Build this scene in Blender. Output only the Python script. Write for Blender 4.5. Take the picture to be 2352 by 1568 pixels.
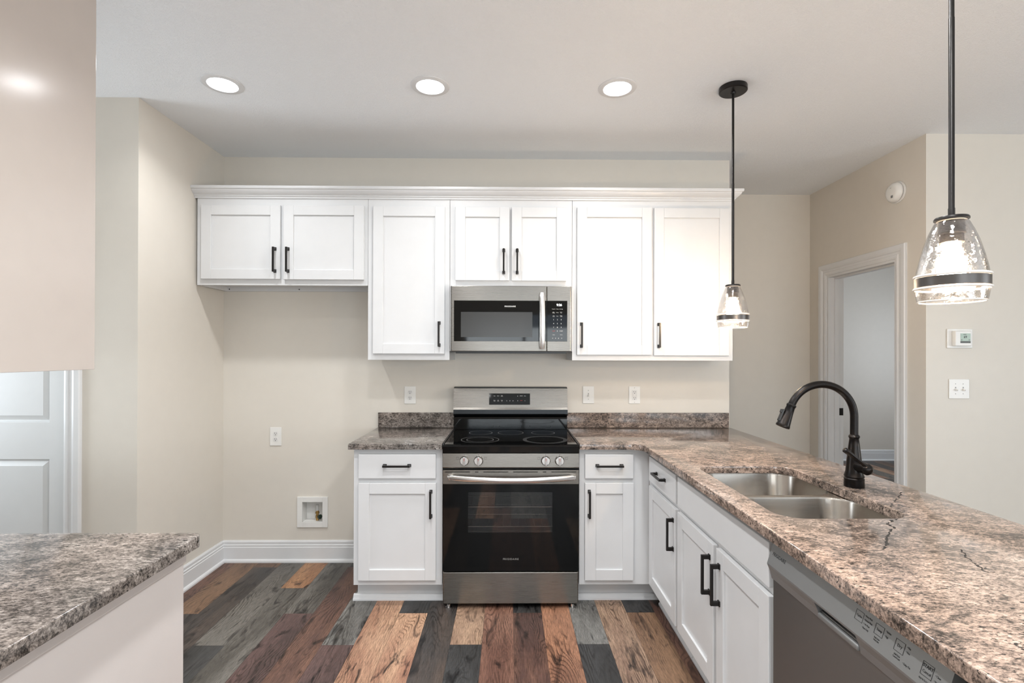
import bpy, bmesh, math, random
from mathutils import Matrix, Vector

# ------------------------------------------------------------------ reset
for o in list(bpy.data.objects):
    bpy.data.objects.remove(o, do_unlink=True)
S = bpy.context.scene
COL = S.collection
random.seed(7)

# ------------------------------------------------------------------ camera
H = 2.752
YAW, PITCH, ROLL = 0.0114, 0.0028, 0.0026
cd = bpy.data.cameras.new('camera')
cd.sensor_width = 36.0
cd.lens = 36.0 * 1167.14 / 2352.0
cd.shift_x = (1176 - 1180.72) / 2352.0
cd.shift_y = (809.92 - 784) / 2352.0
cd.clip_start = 0.02
cam = bpy.data.objects.new('camera', cd)
COL.objects.link(cam)
cy, sy, cp, sp, cr, sr = math.cos(YAW), math.sin(YAW), math.cos(PITCH), math.sin(PITCH), math.cos(ROLL), math.sin(ROLL)
fw = Vector((sy * cp, cy * cp, sp)); ri = Vector((cy, -sy, 0)); up = ri.cross(fw)
r2 = cr * ri + sr * up; u2 = -sr * ri + cr * up
M = Matrix((r2, u2, -fw)).transposed().to_4x4()
M.translation = Vector((-0.0165, -3.4811, 1.4138))
cam.matrix_world = M
S.camera = cam

# ------------------------------------------------------------------ view / world / lights
S.view_settings.view_transform = 'Standard'
S.view_settings.look = 'None'
S.view_settings.exposure = 0.07
S.view_settings.gamma = 1.0
S.view_settings.use_curve_mapping = False
wd = bpy.data.worlds.new('world'); S.world = wd; wd.use_nodes = True
wd.node_tree.nodes['Background'].inputs[0].default_value = (0.75, 0.85, 1.0, 1)
wd.node_tree.nodes['Background'].inputs[1].default_value = 2.0

CAN = 40.0       # emission of the ceiling downlights
CANW = 5.9        # beam lamp of each downlight (watt)
BULB = 420.0      # emission of the pendant bulbs

def area(name, loc, rot, sx, sy_, power, color):
    l = bpy.data.lights.new(name, 'AREA'); l.shape = 'RECTANGLE'; l.size = sx; l.size_y = sy_
    l.energy = power; l.color = color
    o = bpy.data.objects.new(name, l); o.location = loc; o.rotation_euler = rot; COL.objects.link(o)
    return o
# added fill lamps standing in for daylight from unseen windows (each just outside an opening,
# most tipped upward to brighten the ceiling, as ground bounce would)
def R_(d): return math.radians(d)
area('window_daylight', (0.3, -7.75, 1.4), (R_(125), 0, 0), 2.4, 1.4, 75, (0.95, 0.98, 1.0))
area('patio_daylight', (3.4, -7.8, 1.05), (R_(125), 0, 0), 2.4, 1.9, 90, (0.95, 0.98, 1.0))
area('side_window_daylight', (5.8, -4.0, 1.35), (R_(125), 0, R_(90)), 2.0, 1.5, 88, (0.96, 0.98, 1.0))
area('bedroom_daylight', (6.25, 1.6, 1.45), (R_(90), 0, R_(90)), 1.6, 1.4, 30, (0.9, 0.95, 1.0))
area('passage_daylight', (-3.65, -1.3, 1.5), (R_(90), 0, R_(-90)), 0.7, 1.2, 16, (0.88, 0.95, 1.0))

# ------------------------------------------------------------------ helpers
WM = {}
def wmat(o):
    return WM.get(o.name, Matrix.Identity(4)) if o else Matrix.Identity(4)

def thing(name, label, cat, loc=(0, 0, 0), rotz=0.0, group=None):
    o = bpy.data.objects.new(name, None); COL.objects.link(o)
    o.empty_display_size = 0.05
    o.location = loc; o.rotation_euler = (0, 0, rotz)
    o['label'] = label; o['category'] = cat
    if group: o['group'] = group
    WM[o.name] = Matrix.Translation(loc) @ Matrix.Rotation(rotz, 4, 'Z')
    return o

def obj(name, bm, mat, parent=None, local=False, smooth=False, label=None):
    """one mesh object; coordinates are world ones unless local"""
    if parent is not None and not local:
        bm.transform(wmat(parent).inverted())
    me = bpy.data.meshes.new(name); bm.normal_update(); bm.to_mesh(me); bm.free()
    mats = mat if isinstance(mat, (list, tuple)) else [mat]
    for m in mats: me.materials.append(m)
    if smooth:
        for p in me.polygons: p.use_smooth = True
        try: me.set_sharp_from_angle(angle=math.radians(35))
        except Exception: pass
    o = bpy.data.objects.new(name, me); COL.objects.link(o)
    if parent is not None:
        o.parent = parent; WM[o.name] = wmat(parent)
    if label: o['label'] = label
    return o

def tag(o, label, cat, group=None):
    o['label'] = label; o['category'] = cat
    if group: o['group'] = group
    return o

def struct(name, bm, mat, label=None, smooth=False):
    o = obj(name, bm, mat, smooth=smooth); o['kind'] = 'structure'
    if label: o['label'] = label
    return o

def B(): return bmesh.new()

def box(bm, x0, x1, y0, y1, z0, z1, bev=0.0, seg=2, mi=0):
    if x0 > x1: x0, x1 = x1, x0
    if y0 > y1: y0, y1 = y1, y0
    if z0 > z1: z0, z1 = z1, z0
    r = bmesh.ops.create_cube(bm, size=1.0)
    vs = r['verts']
    for v in vs:
        v.co = Vector(((x0 + x1) / 2 + v.co.x * (x1 - x0), (y0 + y1) / 2 + v.co.y * (y1 - y0), (z0 + z1) / 2 + v.co.z * (z1 - z0)))
    fs = set(f for v in vs for f in v.link_faces)
    if bev > 0:
        es = list(set(e for v in vs for e in v.link_edges))
        rr = bmesh.ops.bevel(bm, geom=es, offset=bev, segments=seg, profile=0.5, affect='EDGES')
        fs = set(f for f in rr['faces']) | set(f for v in rr['verts'] for f in v.link_faces)
    if mi:
        for f in fs:
            if f.is_valid: f.material_index = mi
    return bm

def prism(bm, pts, d0, d1, axis='y', mi=0):
    """extrude a 2D outline along an axis. pts are the other two coordinates in xyz order"""
    def P(p, d):
        if axis == 'x': return (d, p[0], p[1])
        if axis == 'y': return (p[0], d, p[1])
        return (p[0], p[1], d)
    a = [bm.verts.new(P(p, d0)) for p in pts]; b = [bm.verts.new(P(p, d1)) for p in pts]
    fs = [bm.faces.new(a), bm.faces.new(list(reversed(b)))]
    n = len(pts)
    for i in range(n):
        fs.append(bm.faces.new((a[i], b[i], b[(i + 1) % n], a[(i + 1) % n])))
    for f in fs: f.material_index = mi
    bmesh.ops.recalc_face_normals(bm, faces=fs)
    return bm

def lathe(bm, prof, cx=0, cy_=0, seg=48, mat=None, closed=False):
    """prof: list of (r,z); revolve around vertical axis through cx,cy"""
    rings = []
    for r, z in prof:
        if r < 1e-6: rings.append([bm.verts.new((cx, cy_, z))])
        else: rings.append([bm.verts.new((cx + r * math.cos(2 * math.pi * i / seg), cy_ + r * math.sin(2 * math.pi * i / seg), z)) for i in range(seg)])
    fs = []
    L = list(zip(rings, rings[1:]))
    if closed: L.append((rings[-1], rings[0]))
    for a, b in L:
        for i in range(seg):
            j = (i + 1) % seg
            if len(a) == 1 and len(b) == 1: continue
            if len(a) == 1: fs.append(bm.faces.new((a[0], b[i], b[j])))
            elif len(b) == 1: fs.append(bm.faces.new((a[i], b[0], a[j])))
            else: fs.append(bm.faces.new((a[i], b[i], b[j], a[j])))
    bmesh.ops.recalc_face_normals(bm, faces=fs)
    if mat is not None:
        vs = set(v for f in fs for v in f.verts)
        bmesh.ops.transform(bm, matrix=mat, verts=list(vs))
    return bm

def tube(bm, pts, rad, seg=14, caps=True):
    pts = [Vector(p) for p in pts]
    n = len(pts); rads = rad if isinstance(rad, (list, tuple)) else [rad] * n
    prev = None; rings = []
    for i in range(n):
        t = (pts[min(i + 1, n - 1)] - pts[max(i - 1, 0)]).normalized()
        if prev is None:
            a = Vector((0, 0, 1)) if abs(t.z) < 0.9 else Vector((1, 0, 0))
            u = t.cross(a).normalized()
        else:
            u = (prev - t * prev.dot(t)).normalized()
        prev = u; w = t.cross(u)
        rings.append([bm.verts.new(pts[i] + (u * math.cos(2 * math.pi * k / seg) + w * math.sin(2 * math.pi * k / seg)) * rads[i]) for k in range(seg)])
    fs = []
    for a, b in zip(rings, rings[1:]):
        for k in range(seg):
            fs.append(bm.faces.new((a[k], a[(k + 1) % seg], b[(k + 1) % seg], b[k])))
    if caps:
        fs.append(bm.faces.new(list(reversed(rings[0])))); fs.append(bm.faces.new(rings[-1]))
    bmesh.ops.recalc_face_normals(bm, faces=fs)
    return bm

def axis_mat(loc, direction):
    """matrix taking local +z to direction"""
    q = Vector((0, 0, 1)).rotation_difference(Vector(direction).normalized())
    return Matrix.Translation(loc) @ q.to_matrix().to_4x4()

def text_bm(bm, s, size, mat, bold=0.0, align='CENTER', spacing=1.0, extrude=0.0002, xs=1.0):
    c = bpy.data.curves.new('t', 'FONT'); c.body = s; c.size = size; c.align_x = align; c.align_y = 'CENTER'
    c.extrude = extrude; c.offset = bold * size; c.space_character = spacing; c.resolution_u = 3
    o = bpy.data.objects.new('t', c); COL.objects.link(o)
    dg = bpy.context.evaluated_depsgraph_get(); dg.update()
    me = bpy.data.meshes.new_from_object(o.evaluated_get(dg))
    t = bmesh.new(); t.from_mesh(me)
    t.transform(mat @ Matrix.Diagonal((xs, 1, 1, 1)))
    tm = bpy.data.meshes.new('t2'); t.to_mesh(tm); t.free(); bm.from_mesh(tm)
    bpy.data.objects.remove(o, do_unlink=True); bpy.data.curves.remove(c)
    bpy.data.meshes.remove(me); bpy.data.meshes.remove(tm)

def face_minus_y(x, y, z):   # text plane facing the camera (-Y)
    return Matrix.Translation((x, y, z)) @ Matrix.Rotation(math.radians(90), 4, 'X')

# ------------------------------------------------------------------ materials
def new_mat(name):
    m = bpy.data.materials.new(name); m.use_nodes = True
    nt = m.node_tree; b = nt.nodes['Principled BSDF']
    return m, nt, b
def N(nt, t, **kw):
    n = nt.nodes.new(t)
    for k, v in kw.items(): setattr(n, k, v)
    return n
def srgb(r, g, b):
    f = lambda c: (c / 255 / 12.92) if c / 255 <= 0.04045 else ((c / 255 + 0.055) / 1.055) ** 2.4
    return (f(r), f(g), f(b), 1)
def coords(nt, scale=(1, 1, 1), rot=(0, 0, 0), kind='Object'):
    tc = N(nt, 'ShaderNodeTexCoord'); mp = N(nt, 'ShaderNodeMapping')
    mp.inputs['Scale'].default_value = scale; mp.inputs['Rotation'].default_value = rot
    nt.links.new(tc.outputs[kind], mp.inputs['Vector']); return mp.outputs[0]
def noise(nt, vec, scale, detail=4, rough=0.5, dist=0.0):
    n = N(nt, 'ShaderNodeTexNoise'); n.inputs['Scale'].default_value = scale; n.inputs['Detail'].default_value = detail
    n.inputs['Roughness'].default_value = rough; n.inputs['Distortion'].default_value = dist
    if vec is not None: nt.links.new(vec, n.inputs['Vector'])
    return n.outputs['Fac']
def ramp(nt, fac, stops, interp='LINEAR'):
    r = N(nt, 'ShaderNodeValToRGB'); cr_ = r.color_ramp; cr_.interpolation = interp
    while len(cr_.elements) < len(stops): cr_.elements.new(0.5)
    for e, (p, c) in zip(cr_.elements, stops): e.position = p; e.color = c if len(c) == 4 else (*c, 1)
    nt.links.new(fac, r.inputs[0]); return r.outputs[0]
def math_(nt, op, a, b=None, clamp=False):
    n = N(nt, 'ShaderNodeMath', operation=op, use_clamp=clamp)
    for i, v in enumerate((a, b)):
        if v is None: continue
        if isinstance(v, (int, float)): n.inputs[i].default_value = v
        else: nt.links.new(v, n.inputs[i])
    return n.outputs[0]
def mix(nt, fac, a, b, blend='MIX'):
    n = N(nt, 'ShaderNodeMix', data_type='RGBA', blend_type=blend)
    for i, v in ((0, fac), (6, a), (7, b)):
        if isinstance(v, (int, float)): n.inputs[i].default_value = v
        elif isinstance(v, tuple): n.inputs[i].default_value = v
        else: nt.links.new(v, n.inputs[i])
    return n.outputs[2]
def bump(nt, b, h, strength, dist=0.01):
    n = N(nt, 'ShaderNodeBump'); n.inputs['Strength'].default_value = strength; n.inputs['Distance'].default_value = dist
    nt.links.new(h, n.inputs['Height']); nt.links.new(n.outputs[0], b.inputs['Normal']); return n

def simple(name, col, rough=0.5, metal=0.0, spec=0.5, coat=0.0, bumpy=None):
    m, nt, b = new_mat(name)
    v = coords(nt)
    base = (*col[:3], 1)
    f = noise(nt, v, 14, 3)
    dk = tuple(c * 0.95 for c in base[:3]) + (1,)
    nt.links.new(mix(nt, f, dk, base), b.inputs['Base Color'])
    b.inputs['Roughness'].default_value = rough; b.inputs['Metallic'].default_value = metal
    b.inputs['Specular IOR Level'].default_value = spec; b.inputs['Coat Weight'].default_value = coat
    if bumpy: bump(nt, b, noise(nt, v, bumpy[0], 4), bumpy[1], 0.002)
    return m

WALL = simple('wall_paint', srgb(218, 212, 202), 0.42, bumpy=(260, 0.06))
TRIMW = simple('trim_white_paint', (0.72, 0.725, 0.73), 0.32, bumpy=(60, 0.02))
CABW = simple('cabinet_white_paint', (0.67, 0.675, 0.68), 0.30, bumpy=(35, 0.02))
DOORW = simple('door_white_paint', (0.70, 0.72, 0.73), 0.4)
GLOSSW = simple('gloss_offwhite_paint', srgb(186, 177, 170), 0.16, bumpy=(9, 0.05))
PANELW = simple('base_panel_offwhite_paint', srgb(200, 194, 191), 0.35)
PLASTIC = simple('white_plastic', (0.80, 0.79, 0.76), 0.30)
PLASTIC2 = simple('white_plastic_insert', (0.72, 0.71, 0.69), 0.35)
SLOT = simple('slot_dark', (0.02, 0.02, 0.02), 0.6)
HANDLE = simple('black_bronze_handle', (0.018, 0.016, 0.015), 0.33, metal=0.55)
FAUCET = None
BLACKG = simple('black_glass', (0.003, 0.003, 0.003), 0.045, spec=0.32)
BLACKP = simple('black_plastic', (0.012, 0.012, 0.012), 0.35)
BLACKD = simple('black_matte', (0.006, 0.006, 0.006), 0.7)
CHROME = simple('polished_handle_steel', (0.82, 0.81, 0.80), 0.24, metal=1.0)
WHITEINK = simple('white_ink', (0.75, 0.75, 0.73), 0.5)
GREYINK = simple('grey_ink', (0.13, 0.13, 0.13), 0.5)
BLACKINK = simple('black_ink', (0.015, 0.015, 0.016), 0.5)
REDINK = simple('red_ink', (0.45, 0.03, 0.02), 0.5)
BRASS = simple('brass', (0.42, 0.27, 0.10), 0.35, metal=1.0)
LCD = simple('lcd_green_grey', srgb(150, 170, 155), 0.25)
LCDD = simple('lcd_dark', srgb(80, 82, 78), 0.4)
SHADOWGAP = simple('dark_gap', (0.01, 0.01, 0.01), 0.8)
KNOBD = simple('dark_green_valve_handle', (0.01, 0.025, 0.015), 0.4)
TAGW = simple('paper_tag', (0.6, 0.6, 0.58), 0.6)
DWPANEL = simple('dishwasher_grey_panel', (0.30, 0.305, 0.305), 0.38, metal=0.6)

# ceiling with stomped drywall texture
CEIL, nt, b = new_mat('ceiling_textured_paint')
b.inputs['Base Color'].default_value = (0.88, 0.905, 0.93, 1); b.inputs['Roughness'].default_value = 0.7
v = coords(nt)
wv = noise(nt, v, 48, 3, 0.5, 1.6)
sp_ = ramp(nt, wv, [(0.43, (0, 0, 0)), (0.5, (1, 1, 1)), (0.57, (0, 0, 0))])
bump(nt, b, sp_, 0.42, 0.0028)

def steel(name, col=(0.215, 0.20, 0.18), rough=0.28, rot=0.25, vert=False, bmp=0.012):
    m, nt, b = new_mat(name)
    v = coords(nt, (2, 2, 260) if not vert else (200, 200, 2))
    f = noise(nt, v, 3.0, 1, 0.5)
    nt.links.new(mix(nt, f, tuple(c * 0.97 for c in col) + (1,), (*col, 1)), b.inputs['Base Color'])
    b.inputs['Metallic'].default_value = 1.0
    rr = math_(nt, 'ADD', math_(nt, 'MULTIPLY', f, 0.08), rough - 0.04); nt.links.new(rr, b.inputs['Roughness'])
    b.inputs['Anisotropic'].default_value = 0.75; b.inputs['Anisotropic Rotation'].default_value = rot
    t = N(nt, 'ShaderNodeTangent', direction_type='RADIAL', axis='Z'); nt.links.new(t.outputs[0], b.inputs['Tangent'])
    if bmp: bump(nt, b, f, bmp, 0.001)
    return m
STEEL = steel('brushed_stainless')
STEELD = steel('brushed_stainless_dark', (0.30, 0.295, 0.29), 0.42)
STEELS = steel('sink_stainless', (0.46, 0.43, 0.39), 0.24, bmp=0)

# oil-rubbed bronze
FAUCET, nt, b = new_mat('oil_rubbed_bronze')
v = coords(nt)
f = noise(nt, v, 40, 6, 0.7)
nt.links.new(ramp(nt, f, [(0.45, (0.012, 0.011, 0.011)), (0.68, (0.022, 0.016, 0.012)), (0.80, (0.12, 0.055, 0.03))]), b.inputs['Base Color'])
b.inputs['Metallic'].default_value = 0.8; b.inputs['Roughness'].default_value = 0.30

# granite
def granite(name, pink):
    m, nt, b = new_mat(name)
    v = coords(nt, (0.60, 1.0, 0.9), (0, 0, math.radians(-14)))
    v0 = coords(nt)
    fine = noise(nt, v, 170, 8, 0.78, 0.2)
    mid = noise(nt, v, 48, 7, 0.74, 0.5)
    big = noise(nt, v0, 4.0, 5, 0.62, 1.0)
    huge = noise(nt, v0, 1.1, 3, 0.5)
    s = math_(nt, 'ADD', fine, math_(nt, 'MULTIPLY', math_(nt, 'SUBTRACT', mid, 0.5), 0.85))
    s = math_(nt, 'ADD', s, math_(nt, 'MULTIPLY', math_(nt, 'SUBTRACT', big, 0.5), 0.62))
    warm = ramp(nt, s, [(0.27, (0.012, 0.010, 0.009)), (0.37, (0.06, 0.045, 0.037)), (0.46, (0.16, 0.12, 0.097)), (0.54, (0.27, 0.193, 0.152)), (0.66, (0.42, 0.305, 0.24)), (0.80, (0.53, 0.43, 0.365))])
    grey = ramp(nt, s, [(0.27, (0.010, 0.009, 0.009)), (0.37, (0.04, 0.036, 0.033)), (0.46, (0.10, 0.087, 0.078)), (0.54, (0.17, 0.152, 0.138)), (0.66, (0.28, 0.256, 0.236)), (0.80, (0.56, 0.52, 0.48))])
    k = math_(nt, 'ADD', math_(nt, 'MULTIPLY', math_(nt, 'SUBTRACT', huge, 0.5), 2.2), pink, True)
    fl = math_(nt, 'SUBTRACT', noise(nt, coords(nt, (0.45, 1.0, 0.9), (0, 0, math.radians(-20))), 150, 4, 0.65), math_(nt, 'MULTIPLY', math_(nt, 'SUBTRACT', big, 0.5), 0.35))
    c_ = mix(nt, ramp(nt, fl, [(0.34, (1, 1, 1)), (0.41, (0, 0, 0))]), mix(nt, k, grey, warm), (0.012, 0.011, 0.011, 1))
    nt.links.new(c_, b.inputs['Base Color'])
    b.inputs['Roughness'].default_value = 0.09; b.inputs['Specular IOR Level'].default_value = 0.5
    bump(nt, b, fine, 0.035, 0.001)
    return m
GRAN = granite('granite_pink_grey', 0.66)
GRANG = granite('granite_grey', 0.15)

# wood planks
WOOD, nt, b = new_mat('rustic_mixed_planks')
uv = N(nt, 'ShaderNodeUVMap', uv_map='UVMap')
at = N(nt, 'ShaderNodeAttribute', attribute_name='plank'); sd = N(nt, 'ShaderNodeAttribute', attribute_name='seed')
al = N(nt, 'ShaderNodeAttribute', attribute_name='plank2')
cmb = N(nt, 'ShaderNodeCombineXYZ'); nt.links.new(sd.outputs['Fac'], cmb.inputs[2])
sep = N(nt, 'ShaderNodeSeparateXYZ'); nt.links.new(uv.outputs[0], sep.inputs[0])
nt.links.new(sep.outputs[0], cmb.inputs[0]); nt.links.new(sep.outputs[1], cmb.inputs[1])
def wm(scale):
    mp = N(nt, 'ShaderNodeMapping'); mp.inputs['Scale'].default_value = scale
    nt.links.new(cmb.outputs[0], mp.inputs['Vector']); return mp.outputs[0]
grain = noise(nt, wm((230, 9, 3)), 2.2, 6, 0.70, 0.1)
warp = noise(nt, wm((5.5, 1.1, 3)), 1.0, 2, 0.45, 0.6)
ring = math_(nt, 'SINE', math_(nt, 'MULTIPLY', math_(nt, 'ADD', math_(nt, 'ADD', warp, math_(nt, 'MULTIPLY', grain, 0.035)), math_(nt, 'MULTIPLY', sep.outputs[0], 2.0)), 190.0))
ringk = math_(nt, 'MULTIPLY', ramp(nt, noise(nt, wm((9, 2.0, 5)), 1.0, 2, 0.5), [(0.42, (0, 0, 0)), (0.60, (1, 1, 1))]), 0.9)
ringm = ramp(nt, math_(nt, 'ADD', math_(nt, 'MULTIPLY', ring, 0.5), 0.5), [(0.0, (0.26, 0.23, 0.22)), (0.14, (0.62, 0.60, 0.58)), (0.40, (1.0, 1.0, 1.0))])
knot = noise(nt, wm((15, 4.0, 3)), 1.0, 3, 0.6, 1.0)
knotm = ramp(nt, knot, [(0.30, (0.07, 0.07, 0.075)), (0.37, (0.45, 0.44, 0.45)), (0.45, (1, 1, 1))])
tone = noise(nt, wm((6, 1.2, 3)), 1.0, 4, 0.55, 0.5)
base = mix(nt, ramp(nt, tone, [(0.36, (0, 0, 0)), (0.58, (1, 1, 1))]), al.outputs['Color'], at.outputs['Color'])
c = mix(nt, ringk, base, mix(nt, 1.0, base, ringm, 'MULTIPLY'))
gm = ramp(nt, grain, [(0.31, (0.14, 0.13, 0.13)), (0.40, (0.68, 0.67, 0.66)), (0.51, (1.10, 1.09, 1.08)), (0.70, (1.80, 1.79, 1.78))])
c = mix(nt, 0.92, c, gm, 'MULTIPLY')
c = mix(nt, 0.95, c, knotm, 'MULTIPLY')
cross = noise(nt, wm((3, 260, 3)), 1.0, 3, 0.6)
c = mix(nt, 0.12, c, ramp(nt, cross, [(0.35, (0.65, 0.65, 0.65)), (0.6, (1.15, 1.15, 1.15))]), 'MULTIPLY')
# seams between boards
edge = N(nt, 'ShaderNodeAttribute', attribute_name='seam')
sx_ = math_(nt, 'MINIMUM', sep.outputs[0], math_(nt, 'SUBTRACT', 0.1555, sep.outputs[0]))
isx = math_(nt, 'LESS_THAN', sx_, 0.0009)
c = mix(nt, math_(nt, 'MULTIPLY', isx, 0.55), c, (0.02, 0.017, 0.015, 1))
nt.links.new(c, b.inputs['Base Color'])
nt.links.new(math_(nt, 'ADD', math_(nt, 'MULTIPLY', grain, 0.25), 0.30), b.inputs['Roughness'])
b.inputs['Specular IOR Level'].default_value = 0.4
bump(nt, b, grain, 0.25, 0.002)

def emis(name, col, st):
    m, nt, b = new_mat(name)
    b.inputs['Base Color'].default_value = (0.9, 0.9, 0.9, 1)
    b.inputs['Emission Color'].default_value = (*col, 1); b.inputs['Emission Strength'].default_value = st
    return m
CANL = emis('downlight_diffuser', (0.98, 0.99, 1.0), CAN)
BULBL = emis('bulb_glow', (1.0, 0.76, 0.52), BULB)
DIGIT = emis('display_digits', (0.9, 0.97, 1.0), 1.6)

def thin_glass(name, tint, f0=0.05, bumpy=0.0, rough=0.02):
    m, nt, b = new_mat(name); nt.nodes.remove(b)
    out = nt.nodes['Material Output']
    tr = N(nt, 'ShaderNodeBsdfTransparent'); gl = N(nt, 'ShaderNodeBsdfGlossy'); mx = N(nt, 'ShaderNodeMixShader'); lw = N(nt, 'ShaderNodeLayerWeight')
    gl.inputs['Roughness'].default_value = rough
    v = coords(nt)
    if bumpy:
        vo = N(nt, 'ShaderNodeTexVoronoi'); vo.inputs['Scale'].default_value = 130
        nt.links.new(v, vo.inputs['Vector'])
        bub = math_(nt, 'MULTIPLY', math_(nt, 'LESS_THAN', vo.outputs['Distance'], 0.30), math_(nt, 'GREATER_THAN', noise(nt, v, 60, 3), 0.52))
        h = math_(nt, 'ADD', bub, math_(nt, 'MULTIPLY', noise(nt, v, 55, 3), 1.5))
        bp = N(nt, 'ShaderNodeBump'); bp.inputs['Strength'].default_value = bumpy; bp.inputs['Distance'].default_value = 0.004
        nt.links.new(h, bp.inputs['Height']); nt.links.new(bp.outputs[0], gl.inputs['Normal']); nt.links.new(bp.outputs[0], lw.inputs['Normal'])
        nt.links.new(mix(nt, bub, (*tint, 1), tuple(c * 0.80 for c in tint) + (1,)), tr.inputs['Color'])
    else:
        f = noise(nt, v, 8, 2)
        nt.links.new(mix(nt, f, tuple(c * 0.97 for c in tint) + (1,), (*tint, 1)), tr.inputs['Color'])
    lw.inputs['Blend'].default_value = 0.35
    fac = math_(nt, 'ADD', math_(nt, 'MULTIPLY', lw.outputs['Facing'], 0.75 if bumpy else 0.2), f0, True)
    nt.links.new(fac, mx.inputs[0]); nt.links.new(tr.outputs[0], mx.inputs[1]); nt.links.new(gl.outputs[0], mx.inputs[2])
    nt.links.new(mx.outputs[0], out.inputs['Surface'])
    return m
SEEDED = thin_glass('seeded_clear_glass', (0.96, 0.955, 0.95), 0.03, 0.35)
OVENG = thin_glass('oven_window_glass', (0.58, 0.55, 0.53), 0.06)
WINGL = thin_glass('window_glass', (0.95, 0.97, 0.97), 0.04)
MWWIN = simple('microwave_window_screen', (0.035, 0.034, 0.032), 0.22, spec=0.35)

# ------------------------------------------------------------------ room shell
XL, XR, YB = -2.0, 5.5, -7.5     # kitchen / living side limits
WT = 0.115
# floor : boards laid out one by one
P0, PW, JL, J0 = 0.014, 0.1555, 0.3016, -0.0955
SG = srgb
OL = (SG(112, 108, 101), SG(82, 78, 72)); GR = (SG(128, 127, 122), SG(98, 96, 92)); DK = (SG(62, 58, 56), SG(84, 72, 64)); DG = (SG(66, 66, 66), SG(46, 45, 44))
BR = (SG(120, 86, 70), SG(84, 60, 54)); RB = (SG(138, 100, 82), SG(104, 72, 60)); PU = (SG(100, 76, 72), SG(70, 54, 52)); TN = (SG(188, 148, 116), SG(150, 106, 82))
OR = (SG(180, 132, 90), SG(142, 96, 64)); TB = (SG(136, 104, 78), SG(96, 70, 54)); BO = (SG(158, 112, 84), SG(96, 66, 54)); TG = (SG(168, 138, 112), SG(120, 92, 76))
KINDS = [OL, GR, DK, DG, BR, RB, PU, TN, TB, BO, TG]
LAY = {  # column -> list of (end joint k , kind) from the back wall toward the viewer; joint y = J0 - JL*k
 -13: [(9, BR)], -12: [(2, TB), (6, DK)], -11: [(0, TB), (6, DK)], -10: [(3, OL), (7, DG)], -9: [(1, OR), (8, OL)],
 -8: [(2, OL), (9, PU)], -7: [(0, GR), (8, BR)], -6: [(3, GR), (8, PU)], -5: [(8, TN)], -4: [(2, DG), (8, TN)], -3: [(7, DK)],
 -2: [(3, TG), (7, DG)], -1: [(8, RB)], 0: [(2, DG), (7, BR)], 1: [(7, BO)], 2: [(3, GR), (7, DG)], 3: [(7, TG)], 4: [(2, DG), (8, TB)], 5: [(8, BR)]}
bm = B(); uvl = bm.loops.layers.uv.new('UVMap')
c1 = bm.faces.layers.float_vector.new('plank'); c2 = bm.faces.layers.float_vector.new('plank2'); sdl = bm.faces.layers.float.new('seed')
def plank(x0, x1, ya, yb, kind):
    vs = [bm.verts.new((x, y, 0)) for x, y in ((x0, ya), (x1, ya), (x1, yb), (x0, yb))]
    f = bm.faces.new(vs)
    for l in f.loops: l[uvl].uv = (l.vert.co.x - x0, l.vert.co.y)
    j = random.uniform(0.93, 1.07)
    g_ = lambda c: Vector(c[:3]) * 0.9 + Vector((1, 1, 1)) * (sum(c[:3]) / 3 * 0.1)
    f[c1] = g_(kind[0]) * j * 0.80; f[c2] = g_(kind[1]) * j * 0.80; f[sdl] = random.uniform(0, 60)
imin, imax = -24, 41
YF = 3.5
for i in range(imin, imax):
    x0 = P0 + PW * i; x1 = x0 + PW
    y = J0 + JL * 12 + random.choice((0, JL, 2 * JL)); y = min(y, YF + 1.0)
    lay = LAY.get(i)
    segs = []
    ytop = YF
    if lay is None or True:
        yy = YF
        stop = 0.30 if lay else YB
        while yy > stop:
            n = random.choice((3, 4, 5)); ye = yy - n * JL
            if lay and ye < stop: ye = stop
            segs.append((yy, max(ye, YB), random.choice(KINDS))); yy = ye
        if lay:
            for k, kd in lay:
                ye = J0 - JL * k; segs.append((yy, ye, kd)); yy = ye
            while yy > YB:
                ye = yy - random.choice((3, 4, 5)) * JL; segs.append((yy, max(ye, YB), random.choice(KINDS))); yy = ye
    for a_, b_, kd in segs:
        if a_ - b_ > 0.01: plank(x0, x1, b_, a_, kd)
bmesh.ops.recalc_face_normals(bm, faces=bm.faces)
for f in bm.faces:
    if f.normal.z < 0: f.normal_flip()
floor = struct('floor', bm, WOOD, 'rustic mixed-tone wood plank floor')
bm = B(); box(bm, -3.75, 6.4, YB - 0.2, 3.6, H, H + 0.12); struct('ceiling', bm, CEIL, 'off-white stomp-textured ceiling')

bm = B(); box(bm, -1.954, 1.505, 0, WT, 0, H); struct('wall_back', bm, WALL)
bm = B(); box(bm, -2.069, -1.954, -0.8025, WT, 0, H); struct('wall_left', bm, WALL)
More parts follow.
